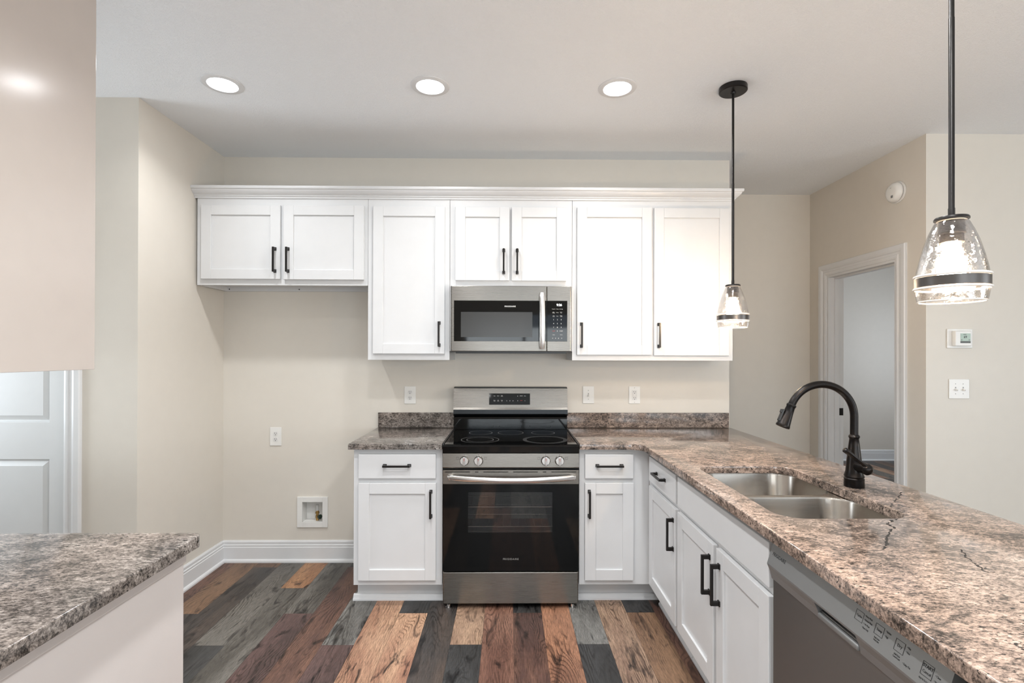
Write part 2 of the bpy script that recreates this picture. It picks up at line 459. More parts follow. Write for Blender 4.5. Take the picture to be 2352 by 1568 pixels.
# wall with the white pantry door (opening -3.09 .. -2.326)
bm = B(); box(bm, -2.326, -2.069, -0.8025, -0.6875, 0, H); box(bm, -3.6, -3.09, -0.8025, -0.6875, 0, H); box(bm, -3.09, -2.326, -0.8025, -0.6875, 2.05, H)
struct('wall_pantry', bm, WALL)
bm = B(); box(bm, -3.6, -3.5, -1.739, -0.8025, 0, 0.85); box(bm, -3.6, -3.5, -1.739, -0.8025, 2.15, H); box(bm, -3.6, -3.5, -1.739, -1.65, 0.85, 2.15); box(bm, -3.6, -3.5, -0.95, -0.8025, 0.85, 2.15)
struct('wall_passage', bm, WALL)
bm = B(); box(bm, -2.115, -2.0, YB, -1.739, 0, H); box(bm, -3.6, -2.115, -1.854, -1.739, 0, H); struct('wall_partition', bm, WALL)
bm = B(); box(bm, -1.2, 2.618, 0.736, 0.851, 0, H); box(bm, -1.315, -1.2, WT, 0.851, 0, H); struct('wall_hall', bm, WALL)
# right wall with doorway (opening y -0.215 .. 0.50, z 2.04)
DY0, DY1, DZ = -0.215, 0.505, 2.04
bm = B(); box(bm, 2.503, 2.618, DY1, 0.736, 0, H); box(bm, 2.503, 2.618, DY0, DY1, DZ, H); box(bm, 2.503, 2.618, -0.4446, DY0, 0, H)
struct('wall_right', bm, WALL)
bm = B(); box(bm, 2.618, XR, -0.4446, -0.3296, 0, H); struct('wall_living', bm, WALL)
bm = B(); box(bm, 2.618, 6.1, 3.29, 3.4, 0, H); struct('wall_bedroom_far', bm, WALL)
bm = B(); box(bm, 2.503, 2.618, 0.851, 3.29, 0, H); struct('wall_bedroom_left', bm, WALL)
bm = B(); box(bm, 6.0, 6.1, -0.33, 0.8, 0, H); box(bm, 6.0, 6.1, 2.4, 3.29, 0, H); box(bm, 6.0, 6.1, 0.8, 2.4, 0, 0.75); box(bm, 6.0, 6.1, 0.8, 2.4, 2.15, H); box(bm, 5.5, 6.1, -0.4446, -0.33, 0, H)
struct('wall_bedroom_right', bm, WALL)
# unseen rear and side walls; their windows added as openings for fill light
bm = B()
for a_, b_, z0, z1 in ((XL, -0.9, 0, H), (-0.9, 1.5, 0, 0.75), (-0.9, 1.5, 2.25, H), (1.5, 2.2, 0, H), (2.2, 4.6, 2.2, H), (4.6, XR, 0, H)):
    box(bm, a_, b_, YB - WT, YB, z0, z1)
struct('wall_rear', bm, WALL)
bm = B()
for a_, b_, z0, z1 in ((YB, -5.0, 0, H), (-5.0, -3.0, 0, 0.7), (-5.0, -3.0, 2.2, H), (-3.0, -0.4446, 0, H)):
    box(bm, XR, XR + WT, a_, b_, z0, z1)
struct('wall_side', bm, WALL)
def window(n, axis, a0, a1, z0, z1, pos):
    fr = B(); gl = B()
    def bx(b_, p0, p1, q0, q1, d=0.03):
        if axis == 'x': box(b_, p0, p1, pos - d, pos + d, q0, q1)
        else: box(b_, pos - d, pos + d, p0, p1, q0, q1)
    w = 0.05
    bx(fr, a0, a0 + w, z0, z1); bx(fr, a1 - w, a1, z0, z1); bx(fr, a0 + w, a1 - w, z0, z0 + w); bx(fr, a0 + w, a1 - w, z1 - w, z1)
    m_ = (a0 + a1) / 2; bx(fr, m_ - 0.03, m_ + 0.03, z0 + w, z1 - w)
    bx(gl, a0 + w, m_ - 0.03, z0 + w, z1 - w, 0.003); bx(gl, m_ + 0.03, a1 - w, z0 + w, z1 - w, 0.003)
    o = struct('window_%d' % n, fr, TRIMW); g = obj('pane', gl, WINGL, o); return o
window(1, 'x', -0.9, 1.5, 0.75, 2.25, YB - 0.05)
window(2, 'x', 2.2, 4.6, 0.0, 2.2, YB - 0.05)
window(3, 'y', -5.0, -3.0, 0.7, 2.2, XR + 0.05)

# baseboards (stepped profile)
def base_prof(t=0.015, h=0.145):
    return [(0, 0), (t + 0.012, 0), (t + 0.012, 0.010), (t + 0.008, 0.018), (t, 0.022), (t, h - 0.045), (t - 0.003, h - 0.042), (t - 0.002, h - 0.030), (t - 0.006, h - 0.026), (t - 0.005, h - 0.010), (t - 0.010, h), (0, h)]
def baseboard(name, p0, p1, nrm):
    """runs from p0 to p1 (xy), projecting along nrm"""
    bm = B(); p0 = Vector((*p0, 0)); p1 = Vector((*p1, 0)); n = Vector((*nrm, 0))
    A = [bm.verts.new(p0 + n * d + Vector((0, 0, z))) for d, z in base_prof()]
    C_ = [bm.verts.new(p1 + n * d + Vector((0, 0, z))) for d, z in base_prof()]
    k = len(A); fs = [bm.faces.new(A), bm.faces.new(list(reversed(C_)))]
    for i in range(k): fs.append(bm.faces.new((A[i], C_[i], C_[(i + 1) % k], A[(i + 1) % k])))
    bmesh.ops.recalc_face_normals(bm, faces=fs)
    return struct(name, bm, TRIMW)
baseboard('baseboard_back', (-1.954, 0), (-0.886, 0), (0, -1))
baseboard('baseboard_left', (-1.954, -0.8025), (-1.954, 0), (1, 0))
baseboard('baseboard_pantry', (-2.24, -0.8025), (-1.954, -0.8025), (0, -1))
baseboard('baseboard_hall', (-1.2, 0.736), (2.503, 0.736), (0, -1))
baseboard('baseboard_right', (2.503, -0.4446), (2.503, -0.31), (-1, 0))
baseboard('baseboard_living', (2.503, -0.4446), (XR, -0.4446), (0, -1))
baseboard('baseboard_bedroom', (2.618, 3.29), (6.0, 3.29), (0, -1))

# door casings
CAS = [(0.0, 0.0), (0.0, 0.010), (0.012, 0.014), (0.022, 0.014), (0.026, 0.010), (0.040, 0.010), (0.046, 0.016), (0.058, 0.020), (0.082, 0.020), (0.086, 0.014), (0.086, 0.0)]
def casing(name, o0, o1, ztop, pos, axis, sgn):
    """u-shaped mitred casing around an opening o0..o1; (d across from opening, t thickness)"""
    bm = B()
    def V(a, z, t):
        return (a, pos + sgn * t, z) if axis == 'x' else (pos + sgn * t, a, z)
    paths = []
    for d, t in CAS:
        paths.append([bm.verts.new(V(a, z, t)) for a, z in ((o0 - d, 0), (o0 - d, ztop + d), (o1 + d, ztop + d), (o1 + d, 0))])
    fs = []
    for p, q in zip(paths, paths[1:] + paths[:1]):
        for i in range(3): fs.append(bm.faces.new((p[i], p[i + 1], q[i + 1], q[i])))
    fs.append(bm.faces.new([p[0] for p in paths])); fs.append(bm.faces.new([p[3] for p in paths]))
    bmesh.ops.recalc_face_normals(bm, faces=fs)
    return struct(name, bm, TRIMW)
casing('trim_1', DY0, DY1 + 0.001, DZ, 2.503, 'y', -1)['label'] = 'white moulded casing around the bedroom doorway'
casing('trim_2', -3.09, -2.326, 2.05, -0.8025, 'x', -1)['label'] = 'white moulded casing beside the panelled door'
# jamb of the bedroom doorway with stop and strike plate
bm = B()
box(bm, 2.5, 2.621, DY1 - 0.018, DY1, 0, DZ); box(bm, 2.5, 2.621, DY0, DY0 + 0.018, 0, DZ); box(bm, 2.5, 2.621, DY0 + 0.018, DY1 - 0.018, DZ - 0.018, DZ)
box(bm, 2.545, 2.580, DY1 - 0.03, DY1 - 0.018, 0, DZ - 0.018); box(bm, 2.545, 2.580, DY0 + 0.018, DY0 + 0.03, 0, DZ - 0.018); box(bm, 2.545, 2.580, DY0 + 0.03, DY1 - 0.03, DZ - 0.03, DZ - 0.018)
jamb = struct('trim_3', bm, TRIMW, 'white door jamb of the bedroom doorway')
bm = B(); box(bm, 2.583, 2.618, DY1 - 0.0205, DY1 - 0.018, 0.94, 0.997, 0.001); obj('strike_plate', bm, HANDLE, jamb, label='black strike plate')
bm = B(); box(bm, 2.594, 2.606, DY1 - 0.0212, DY1 - 0.0205, 0.955, 0.982); obj('latch_hole', bm, BLACKD, jamb)

# panelled white door (closed) in the pantry wall
def panel_door():
    bm = B(); x0, x1 = -3.087, -2.329; yf = -0.787
    z0, z1 = 0.01, 2.047
    st = 0.092
    box(bm, x0, x0 + st, yf, yf + 0.035, z0, z1); box(bm, x1 - st, x1, yf, yf + 0.035, z0, z1)
    rails = [(z0, 0.22), (0.857, 1.050), (z1 - 0.12, z1)]
    for a_, b_ in rails: box(bm, x0 + st, x1 - st, yf, yf + 0.035, a_, b_)
    for a_, b_ in ((0.22, 0.857), (1.050, z1 - 0.12)):
        # sunk moulding slope, then raised field
        X0, X1 = x0 + st, x1 - st
        o = [(X0, a_), (X1, a_), (X1, b_), (X0, b_)]
        def rect(d, y): return [bm.verts.new((x, y, z)) for x, z in ((X0 + d, a_ + d), (X1 - d, a_ + d), (X1 - d, b_ - d), (X0 + d, b_ - d))]
        rs = [rect(0, yf), rect(0.006, yf + 0.011), rect(0.012, yf + 0.012), rect(0.036, yf + 0.002), rect(0.038, yf + 0.002)]
        for p, q in zip(rs, rs[1:]):
            for i in range(4): bm.faces.new((p[i], p[(i + 1) % 4], q[(i + 1) % 4], q[i]))
        bm.faces.new(rs[-1])
    o = struct('door_1', bm, DOORW, 'closed white two-panel door behind the left counter')
    return o
d1 = panel_door()
bm = B()
lathe(bm, [(0, 0.0), (0.032, 0.0), (0.032, 0.006), (0.012, 0.010), (0.011, 0.035), (0.026, 0.045), (0.029, 0.058), (0.022, 0.068), (0, 0.071)], mat=axis_mat((-3.02, -0.787, 0.93), (0, -1, 0)), seg=24)
obj('door_handle', bm, HANDLE, d1, smooth=True)

# ------------------------------------------------------------------ cabinets
def pull(bm, cx, cz, yface, vert=True, L=0.152):
    """bar pull on a face at y=yface looking to -y (local)"""
    h = L / 2; s = 0.0055; out = 0.030
    def bb(a0, a1, y0, y1, c0, c1, bev=0.0012):
        if vert: box(bm, cx + c0, cx + c1, y0, y1, cz + a0, cz + a1, bev)
        else: box(bm, cx + a0, cx + a1, y0, y1, cz + c0, cz + c1, bev)
    bb(-h, h, yface - out - 0.004, yface - out + 0.006, -s, s)
    for sg in (-1, 1):
        a = sg * (h - 0.008)
        bb(a - 0.008, a + 0.008, yface - out + 0.004, yface - 0.003, -0.0062, 0.0062)
        bb(a - 0.0105, a + 0.0105, yface - 0.005, yface, -0.0085, 0.0085, 0.0015)
    return bm

def shaker(root, x0, x1, z0, z1, yf, t=0.019, fr=0.061, handle=None, name='door'):
    bm = B()
    bv = 0.0018
    box(bm, x0, x0 + fr, yf, yf + t, z0, z1, bv); box(bm, x1 - fr, x1, yf, yf + t, z0, z1, bv)
    box(bm, x0 + fr, x1 - fr, yf, yf + t, z0, z0 + fr, bv); box(bm, x0 + fr, x1 - fr, yf, yf + t, z1 - fr, z1, bv)
    box(bm, x0 + fr - 0.002, x1 - fr + 0.002, yf + 0.009, yf + t - 0.002, z0 + fr - 0.002, z1 - fr + 0.002)
    d = obj(name, bm, CABW, root, local=True)
    if handle:
        hb = B(); pull(hb, handle[0], handle[1], yf, True); obj('handle', hb, HANDLE, d, local=True, label='black bar handle')
    return d

def slab(root, x0, x1, z0, z1, yf, t=0.019, handle=True, name='drawer'):
    bm = B(); box(bm, x0, x1, yf, yf + t, z0, z1, 0.003)
    d = obj(name, bm, CABW, root, local=True)
    if handle:
        hb = B(); pull(hb, (x0 + x1) / 2, (z0 + z1) / 2 + 0.006, yf, False); obj('handle', hb, HANDLE, d, local=True, label='black bar handle')
    return d

def wall_cabinet(label, x0, x1, z0, z1, doors, rail=False):
    d = 0.3025
    r = thing('wall_cabinet', label, 'cabinet', ((x0 + x1) / 2, -0.002, z0), 0, 'white upper wall cabinets')
    cx = (x0 + x1) / 2
    lx = lambda x: x - cx
    bm = B()
    a, b_ = lx(x0) + 0.0004, lx(x1) - 0.0004
    h = z1 - z0
    box(bm, a, a + 0.016, -d, 0, 0, h); box(bm, b_ - 0.016, b_, -d, 0, 0, h)
    box(bm, a + 0.016, b_ - 0.016, -d, 0, 0.028, 0.044); box(bm, a + 0.016, b_ - 0.016, -d, 0, h - 0.016, h)
    box(bm, a + 0.016, b_ - 0.016, -0.016, 0, 0.044, h - 0.016); box(bm, a + 0.016, b_ - 0.016, -0.018, 0, 0.0, 0.028)
    obj('body', bm, CABW, r, local=True)
    if rail:
        for q in (0.015, 0.50, 1.015):
            sc = B(); lathe(sc, [(0, 0), (0.004, 0), (0.004, 0.002), (0, 0.003)], mat=axis_mat((a + 0.02 + q * 0.97, -0.018, 0.013), (0, -1, 0)), seg=12)
            obj('screw', sc, SLOT, r, local=True)
    bm = B(); box(bm, a, b_, -d - 0.017, -d, 0, h, 0.0012)
    obj('face_frame', bm, CABW, r, local=True)
    for (dx0, dx1, dz0, dz1, hx, hz) in doors:
        shaker(r, lx(dx0), lx(dx1), dz0 - z0, dz1 - z0, -d - 0.017 - 0.0195, handle=(lx(hx), hz - z0))
    return r

ZT = 2.40
wall_cabinet('short two-door white wall cabinet at far left above the empty fridge space', -1.940, -0.888, 1.836, ZT,
             [(-1.907, -1.422, 1.872, 2.327, -1.452, 1.989), (-1.402, -0.909, 1.870, 2.328, -1.372, 1.989)], rail=True)
wall_cabinet('tall single-door white wall cabinet left of the microwave', -0.887, -0.381, 1.376, ZT,
             [(-0.852, -0.410, 1.415, 2.325, -0.443, 1.537)])
wall_cabinet('short two-door white wall cabinet directly above the microwave', -0.380, 0.379, 1.834, ZT,
             [(-0.345, -0.011, 1.869, 2.323, -0.046, 1.986), (0.004, 0.342, 1.868, 2.323, 0.037, 1.986)])
wall_cabinet('tall two-door white wall cabinet right of the microwave behind the small pendant', 0.380, 1.386, 1.376, ZT,
             [(0.409, 0.873, 1.411, 2.326, 0.436, 1.533), (0.888, 1.356, 1.408, 2.324, 0.916, 1.533)])
# crown moulding : front run with a return at the right-hand end
bm = B()
prof = [(0.0005, 2.372), (0.007, 2.372), (0.008, 2.382), (0.014, 2.385), (0.015, 2.390), (0.021, 2.394), (0.030, 2.402), (0.038, 2.412), (0.041, 2.419), (0.047, 2.421), (0.049, 2.426), (0.049, 2.438), (0.0005, 2.438)]
yf = -0.3215
paths = [[bm.verts.new(p) for p in ((-1.9535, yf - d, z), (1.386 + d, yf - d, z), (1.386 + d, -0.0005, z))] for d, z in prof]
fs = []
for p, q in zip(paths, paths[1:] + paths[:1]):
    for i in range(2): fs.append(bm.faces.new((p[i], p[i + 1], q[i + 1], q[i])))
fs.append(bm.faces.new([p[0] for p in paths])); fs.append(bm.faces.new([p[2] for p in paths]))
bmesh.ops.recalc_face_normals(bm, faces=fs)
cm = obj('crown_moulding', bm, CABW); tag(cm, 'long white crown moulding running along the top of the wall cabinets', 'moulding')

def toe_kick(bm, x0, x1, depth, ends=()):
    y = -(depth - 0.075)
    box(bm, x0, x1, y, y + 0.016, 0, 0.114)
    xa = x0 - (0.022 if 'l' in ends else 0)
    prof_ = [(y, 0.0), (y - 0.022, 0.0), (y - 0.022, 0.008), (y - 0.014, 0.016), (y - 0.009, 0.028), (y - 0.004, 0.032), (y, 0.034)]
    prism(bm, prof_, xa, x1, 'x')
    if 'l' in ends:
        prism(bm, [(x0, 0.0), (x0 - 0.022, 0.0), (x0 - 0.022, 0.008), (x0 - 0.014, 0.016), (x0 - 0.009, 0.028), (x0 - 0.004, 0.032), (x0, 0.034)], y, -0.02, 'y')

def base_cabinet(name, label, loc, rot, w, doors, drawers, depth=0.61, ends=(), false_front=None, toe=True, fr_x0=0.0, toe_ext=0.0):
    r = thing(name, label, 'cabinet', loc, rot, 'white base cabinets')
    z0, z1 = 0.114, 0.881
    bm = B(); t = 0.016; fy = -depth + 0.019
    box(bm, 0.0004, t, fy, 0, z0, z1); box(bm, w - t, w - 0.0004, fy, 0, z0, z1)
    box(bm, t, w - t, fy, 0, z0, z0 + t); box(bm, t, w - t, -0.012, 0, z0 + t, z1)
    if 'l' in ends:
        box(bm, 0.003, 0.02, -depth + 0.0915, 0, 0, z0)
    obj('body', bm, CABW, r, local=True)
    bm = B(); box(bm, 0.0004 - fr_x0, w - 0.0004, -depth, fy, z0, z1, 0.0012); obj('face_frame', bm, CABW, r, local=True)
    if toe:
        bm = B(); toe_kick(bm, 0.003 if 'l' in ends else 0.0004, w - 0.0004 + toe_ext, depth, ends); obj('toe_kick', bm, CABW, r, local=True)
    for a in doors: shaker(r, a[0], a[1], a[2], a[3], -depth - 0.0195, handle=(a[4], a[5]))
    for a in drawers: slab(r, *a, -depth - 0.0195)
    if false_front: slab(r, *false_front, -depth - 0.0195, handle=False, name='false_drawer_front')
    return r
base_cabinet('base_cabinet', 'white base cabinet with one drawer and one door left of the range', (-0.884, -0.002, 0), 0, 0.499,
             [(0.031, 0.465, 0.146, 0.691, 0.437, 0.576)], [(0.031, 0.464, 0.716, 0.852)], depth=0.608, ends=('l',))
base_cabinet('base_cabinet', 'narrow white base cabinet with one drawer and one door right of the range', (0.386, -0.002, 0), 0, 0.398,
             [(0.031, 0.305, 0.144, 0.691, 0.054, 0.576)], [(0.031, 0.304, 0.716, 0.852)], depth=0.608, toe_ext=0.072)
# peninsula run, faces turned toward -x ; local +x runs toward the viewer
R90 = -math.pi / 2
PX = 1.394     # back plane of the peninsula cabinets
FX = 0.784     # face frame plane
base_cabinet('base_cabinet', 'white peninsula base cabinet with one drawer and one door next to the inner corner', (PX, -0.611, 0), R90, 0.519,
             [(0.062, 0.506, 0.146, 0.691, 0.478, 0.565)], [(0.062, 0.506, 0.716, 0.852)], depth=PX - FX)
base_cabinet('base_cabinet', 'white two-door sink base cabinet under the sink, left of the dishwasher', (PX, -1.131, 0), R90, 0.849,
             [(0.014, 0.425, 0.146, 0.691, 0.392, 0.565), (0.452, 0.836, 0.146, 0.691, 0.482, 0.565)], [], depth=PX - FX, false_front=(0.014, 0.836, 0.716, 0.852))
# end cabinet beyond the dishwasher
base_cabinet('base_cabinet', 'plain white cabinet end at the near end of the peninsula beyond the dishwasher', (PX, -2.646, 0), R90, 0.50,
             [(0.03, 0.47, 0.146, 0.852, 0.06, 0.72)], [], depth=PX - FX)
# back of peninsula
bm = B(); box(bm, 1.396, 1.412, -3.15, -0.02, 0, 0.8805); o = obj('peninsula_back_panel', bm, CABW)
tag(o, 'plain white panel along the back of the peninsula under the counter', 'panel')

# ------------------------------------------------------------------ countertops
CT0, CT1 = 0.882, 0.914
def rrect(x0, x1, y0, y1, r, n=8):
    pts = []
    for cx, cy_, a in ((x1 - r, y1 - r, 0), (x0 + r, y1 - r, 90), (x0 + r, y0 + r, 180), (x1 - r, y0 + r, 270)):
        for i in range(n + 1):
            t = math.radians(a + 90 * i / n); pts.append((cx + r * math.cos(t), cy_ + r * math.sin(t)))
    return pts
def slab_from(outline, holes=(), z0=CT0, z1=CT1, bev=0.004):
    bm = B()
    loops = []
    for L in [outline] + list(holes):
        vs = [bm.verts.new((p[0], p[1], z0)) for p in L]
        es = [bm.edges.new((vs[i], vs[(i + 1) % len(vs)])) for i in range(len(vs))]
        loops += es
    r = bmesh.ops.triangle_fill(bm, use_beauty=True, use_dissolve=False, edges=loops)
    fs = [g for g in r['geom'] if isinstance(g, bmesh.types.BMFace)]
    if holes:   # drop triangles inside holes
        def inside(p, L):
            c = False; j = len(L) - 1
            for i in range(len(L)):
                if (L[i][1] > p.y) != (L[j][1] > p.y) and p.x < (L[j][0] - L[i][0]) * (p.y - L[i][1]) / (L[j][1] - L[i][1]) + L[i][0]: c = not c
                j = i
            return c
        kill = [f for f in fs if any(inside(f.calc_center_median(), L) for L in holes)]
        bmesh.ops.delete(bm, geom=kill, context='FACES_ONLY'); fs = [f for f in fs if f.is_valid]
    ex = bmesh.ops.extrude_face_region(bm, geom=fs)
    top = [g for g in ex['geom'] if isinstance(g, bmesh.types.BMVert)]
    for v_ in top: v_.co.z = z1
    bmesh.ops.recalc_face_normals(bm, faces=bm.faces)
    ed = [e for e in bm.edges if all(abs(v_.co.z - z1) < 1e-6 for v_ in e.verts) and any(abs(f.normal.z) < 0.3 for f in e.link_faces)]
    bmesh.ops.bevel(bm, geom=ed, offset=bev, segments=3, profile=0.5, affect='EDGES')
    return bm
bm = slab_from([(-0.905, -0.0015), (-0.905, -0.648), (-0.384, -0.648), (-0.384, -0.0015)])
o = obj('countertop', bm, GRANG, smooth=True); tag(o, 'short mottled grey granite countertop left of the range', 'countertop')
FE = 0.733; BE = 1.507
inner = [(FE - 0.075 * (1 - math.cos(math.radians(a))) , 0) for a in ()]
outl = [(0.384, -0.0015), (0.384, -0.648), (0.655, -0.648)]
for i in range(1, 9):
    t = math.radians(90 * i / 8); outl.append((0.655 + (FE - 0.655) * math.sin(t), -0.648 - 0.075 * (1 - math.cos(t))))
outl += [(FE, -3.20), (BE, -3.20), (BE, -0.0015)]
SX0, SX1, SY0, SY1 = 0.826, 1.236, -1.935, -1.205
cut = rrect(SX0, SX1, SY0, SY1, 0.075)
bm = slab_from(outl, [cut])
ct = obj('countertop', bm, GRAN, smooth=True); tag(ct, 'long L-shaped pinkish granite countertop forming the peninsula with the sink', 'countertop')
# dark natural fissures in the slab
def vein(bm, pts, w):
    rnd = random.Random(5)
    P = []
    for (a, b_) in zip(pts, pts[1:]):
        for k in range(9):
            t = k / 9; P.append(Vector((a[0] + (b_[0] - a[0]) * t + rnd.uniform(-.0035, .0035), a[1] + (b_[1] - a[1]) * t + rnd.uniform(-.003, .003), CT1 + 0.0002)))
    L = []
    for i, p in enumerate(P):
        ww = w * rnd.uniform(0.1, 1.3)
        L.append((bm.verts.new(p + Vector((ww, 0, 0))), bm.verts.new(p - Vector((ww, 0, 0)))))
    for (a, b_), (c_, d_) in zip(L, L[1:]): bm.faces.new((a, b_, d_, c_))
for pts_, w_ in (([(1.419, -1.642), (1.365, -1.70), (1.31, -1.755), (1.262, -1.80), (1.243, -1.826)], 0.0035),
                 ([(1.178, -1.940), (1.145, -1.955), (1.104, -1.993), (1.108, -2.012), (1.053, -2.068), (1.010, -2.115), (0.971, -2.164), (0.945, -2.190)], 0.0040),
                 ([(0.88, -2.270), (0.855, -2.293)], 0.0022), ([(1.15, -2.185), (1.118, -2.236), (1.10, -2.290), (1.085, -2.320)], 0.0030), ([(1.085, -2.320), (1.115, -2.318)], 0.0035)):
    bm = B(); vein(bm, pts_, w_); bmesh.ops.recalc_face_normals(bm, faces=bm.faces)
    obj('dark_fissure', bm, BLACKD, ct, label='dark crack-like vein in the granite')

bm = B(); box(bm, -0.899, -0.385, -0.0205, -0.0008, CT1 + 0.0003, 1.0155, 0.0015); o = obj('backsplash', bm, GRANG); tag(o, 'low grey granite backsplash strip left of the range', 'backsplash')
bm = B(); box(bm, 0.385, 1.495, -0.0205, -0.0008, CT1 + 0.0003, 1.0155, 0.0015); o = obj('backsplash', bm, GRAN); tag(o, 'low brown granite backsplash strip right of the range', 'backsplash')

# ------------------------------------------------------------------ sink
sink = thing('sink', 'double-bowl stainless steel undermount sink in the peninsula counter', 'sink', (1.03, -1.57, CT0 - 0.22))
def bowl(x0, x1, y0, y1, r, ztop, depth):
    bm = B(); rings = []
    spec = [(0.0, 0.0, r), (0.002, -0.006, r), (0.006, -depth * 0.8, r * 0.95), (0.022, -depth * 0.95, r * 0.9), (0.05, -depth, r * 0.8)]
    for ins, dz, rr in spec:
        rings.append([bm.verts.new((p[0], p[1], ztop + dz)) for p in rrect(x0 + ins, x1 - ins, y0 + ins, y1 - ins, max(rr - ins * 0.3, 0.02), 10)])
    for p, q in zip(rings, rings[1:]):
        n = len(p)
        for i in range(n): bm.faces.new((p[i], p[(i + 1) % n], q[(i + 1) % n], q[i]))
    bm.faces.new(rings[-1])
    bmesh.ops.recalc_face_normals(bm, faces=bm.faces)
    return bm
DV = -1.565
zr = CT0 - 0.001
bow = [(0.812, 1.252, DV + 0.013, -1.192, 0.10), (0.812, 1.252, -1.950, DV - 0.013, 0.10)]
for (a, b_, c_, d_, r_) in bow:
    bm = bowl(a, b_, c_, d_, r_, zr - 0.004, 0.20)
    o = obj('bowl', bm, STEELS, sink, smooth=True)
    dr = B(); lathe(dr, [(0, 0.004), (0.018, 0.003), (0.030, 0.001), (0.042, 0.003), (0.045, 0.0005)], (a + b_) / 2 + 0.05, (c_ + d_) / 2, 32)
    dr.transform(Matrix.Translation((0, 0, zr - 0.2035))); obj('drain', dr, CHROME, o, smooth=True)
# rim / deck between bowls
holes = [rrect(a, b_, c_, d_, r_, 10) for (a, b_, c_, d_, r_) in bow]
bm = slab_from(rrect(0.795, 1.27, -1.966, -1.176, 0.09), holes, zr - 0.006, zr - 0.002, 0.001)
obj('rim', bm, STEELS, sink, smooth=True)

# ------------------------------------------------------------------ faucet
FXx, FYy = 1.300, -1.562
fc = thing('faucet', 'tall black bronze gooseneck pull-down faucet behind the sink', 'faucet', (FXx, FYy, CT1))
bm = B()
lathe(bm, [(0, 0), (0.0335, 0), (0.0345, 0.004), (0.0335, 0.026), (0.0345, 0.032), (0.0315, 0.036), (0.0345, 0.041), (0.0325, 0.046), (0.0285, 0.060), (0.0245, 0.105), (0.0185, 0.160), (0.0158, 0.182), (0.0175, 0.186), (0.0195, 0.190), (0.0175, 0.195), (0.0150, 0.198), (0, 0.199)], FXx, FYy, 40)
bm.transform(Matrix.Translation((0, 0, CT1 - 0.0003))); obj('body', bm, FAUCET, fc, smooth=True)
# gooseneck
RA = 0.124; zc = 1.180
pts = [(FXx, FYy, CT1 + 0.19), (FXx, FYy, 1.13), (FXx, FYy, zc)]
end_a = 160
for i in range(1, 33):
    t = math.radians(end_a * i / 32)
    pts.append((FXx - RA + RA * math.cos(t), FYy, zc + RA * math.sin(t) * 0.985))
bm = B(); tube(bm, pts, 0.0138, 20); obj('spout', bm, FAUCET, fc, smooth=True)
p_end = Vector(pts[-1]); tdir = (p_end - Vector(pts[-2])).normalized()
bm = B()
lathe(bm, [(0, -0.004), (0.0165, -0.004), (0.0175, 0.0), (0.0165, 0.004), (0.0155, 0.007), (0.0175, 0.030), (0.0235, 0.076), (0.0255, 0.083), (0.0245, 0.088), (0.021, 0.0885), (0.019, 0.085), (0, 0.085)], mat=axis_mat(p_end, tdir), seg=36)
hd = obj('spray_head', bm, FAUCET, fc, smooth=True)
side = Vector((-1, 0, 0)) - tdir * Vector((-1, 0, 0)).dot(tdir); side.normalize()
bm = B()
Mx = Matrix.Translation(p_end + tdir * 0.046 + side * 0.0225) @ Matrix((Vector((0, 1, 0)), side, tdir)).transposed().to_4x4()
bx_ = B(); box(bx_, -0.007, 0.007, -0.004, 0.004, -0.022, 0.026, 0.002); box(bx_, -0.006, 0.006, 0.003, 0.008, -0.020, -0.006, 0.0015); bx_.transform(Mx)
tm = bpy.data.meshes.new('x'); bx_.to_mesh(tm); bx_.free(); bm.from_mesh(tm); bpy.data.meshes.remove(tm)
obj('spray_button', bm, BLACKP, hd)
# valve stub + lever
V0 = Vector((FXx, FYy, CT1 + 0.082))
bm = B(); tube(bm, [V0, V0 + Vector((0.004, -0.035, -0.002)), V0 + Vector((0.006, -0.050, -0.003)), V0 + Vector((0.008, -0.062, -0.004)), V0 + Vector((0.009, -0.070, -0.004)), V0 + Vector((0.009, -0.076, -0.004))], [0.019, 0.0205, 0.0195, 0.0215, 0.017, 0.008], 24)
lv = obj('valve', bm, FAUCET, fc, smooth=True)
bm = B(); tube(bm, [V0 + Vector((0.006, -0.062, 0.006)), V0 + Vector((-0.016, -0.064, 0.022)), V0 + Vector((-0.050, -0.066, 0.048)), V0 + Vector((-0.072, -0.066, 0.064)), V0 + Vector((-0.080, -0.066, 0.070)), V0 + Vector((-0.0825, -0.066, 0.072))], [0.010, 0.0065, 0.0075, 0.0100, 0.0098, 0.006], 18)
obj('lever', bm, FAUCET, lv, smooth=True)

# ------------------------------------------------------------------ range
rg = thing('range', 'freestanding stainless electric range with black glass cooktop and oven door', 'range', (0, -0.36, 0), 0)
RX = 0.379; RF = -0.652
def rp(name, bm, mat, parent=rg, **k): return obj(name, bm, mat, parent, **k)
bm = B()
box(bm, -RX, -RX + 0.012, RF + 0.03, -0.03, 0.022, 0.895); box(bm, RX - 0.012, RX, RF + 0.03, -0.03, 0.022, 0.895)
box(bm, -RX + 0.012, RX - 0.012, -0.045, -0.03, 0.022, 0.895); box(bm, -RX + 0.012, RX - 0.012, RF + 0.03, -0.045, 0.022, 0.05)
box(bm, -RX + 0.012, RX - 0.012, RF + 0.03, -0.045, 0.78, 0.875)
rp('body', bm, BLACKP)
for sx in (-1, 1):
    for yy in (RF + 0.012, -0.1):
        bm = B(); lathe(bm, [(0, 0), (0.016, 0), (0.017, 0.006), (0.010, 0.009), (0.009, 0.022), (0, 0.022)], sx * 0.345, yy, 24)
        rp('leveling_foot', bm, CHROME if yy < -0.3 else BLACKP, smooth=True)
# storage drawer
bm = B(); box(bm, -RX + 0.002, RX - 0.002, RF, RF + 0.028, 0.026, 0.203, 0.005, 3)
rp('drawer', bm, STEEL, label='brushed stainless bottom drawer')
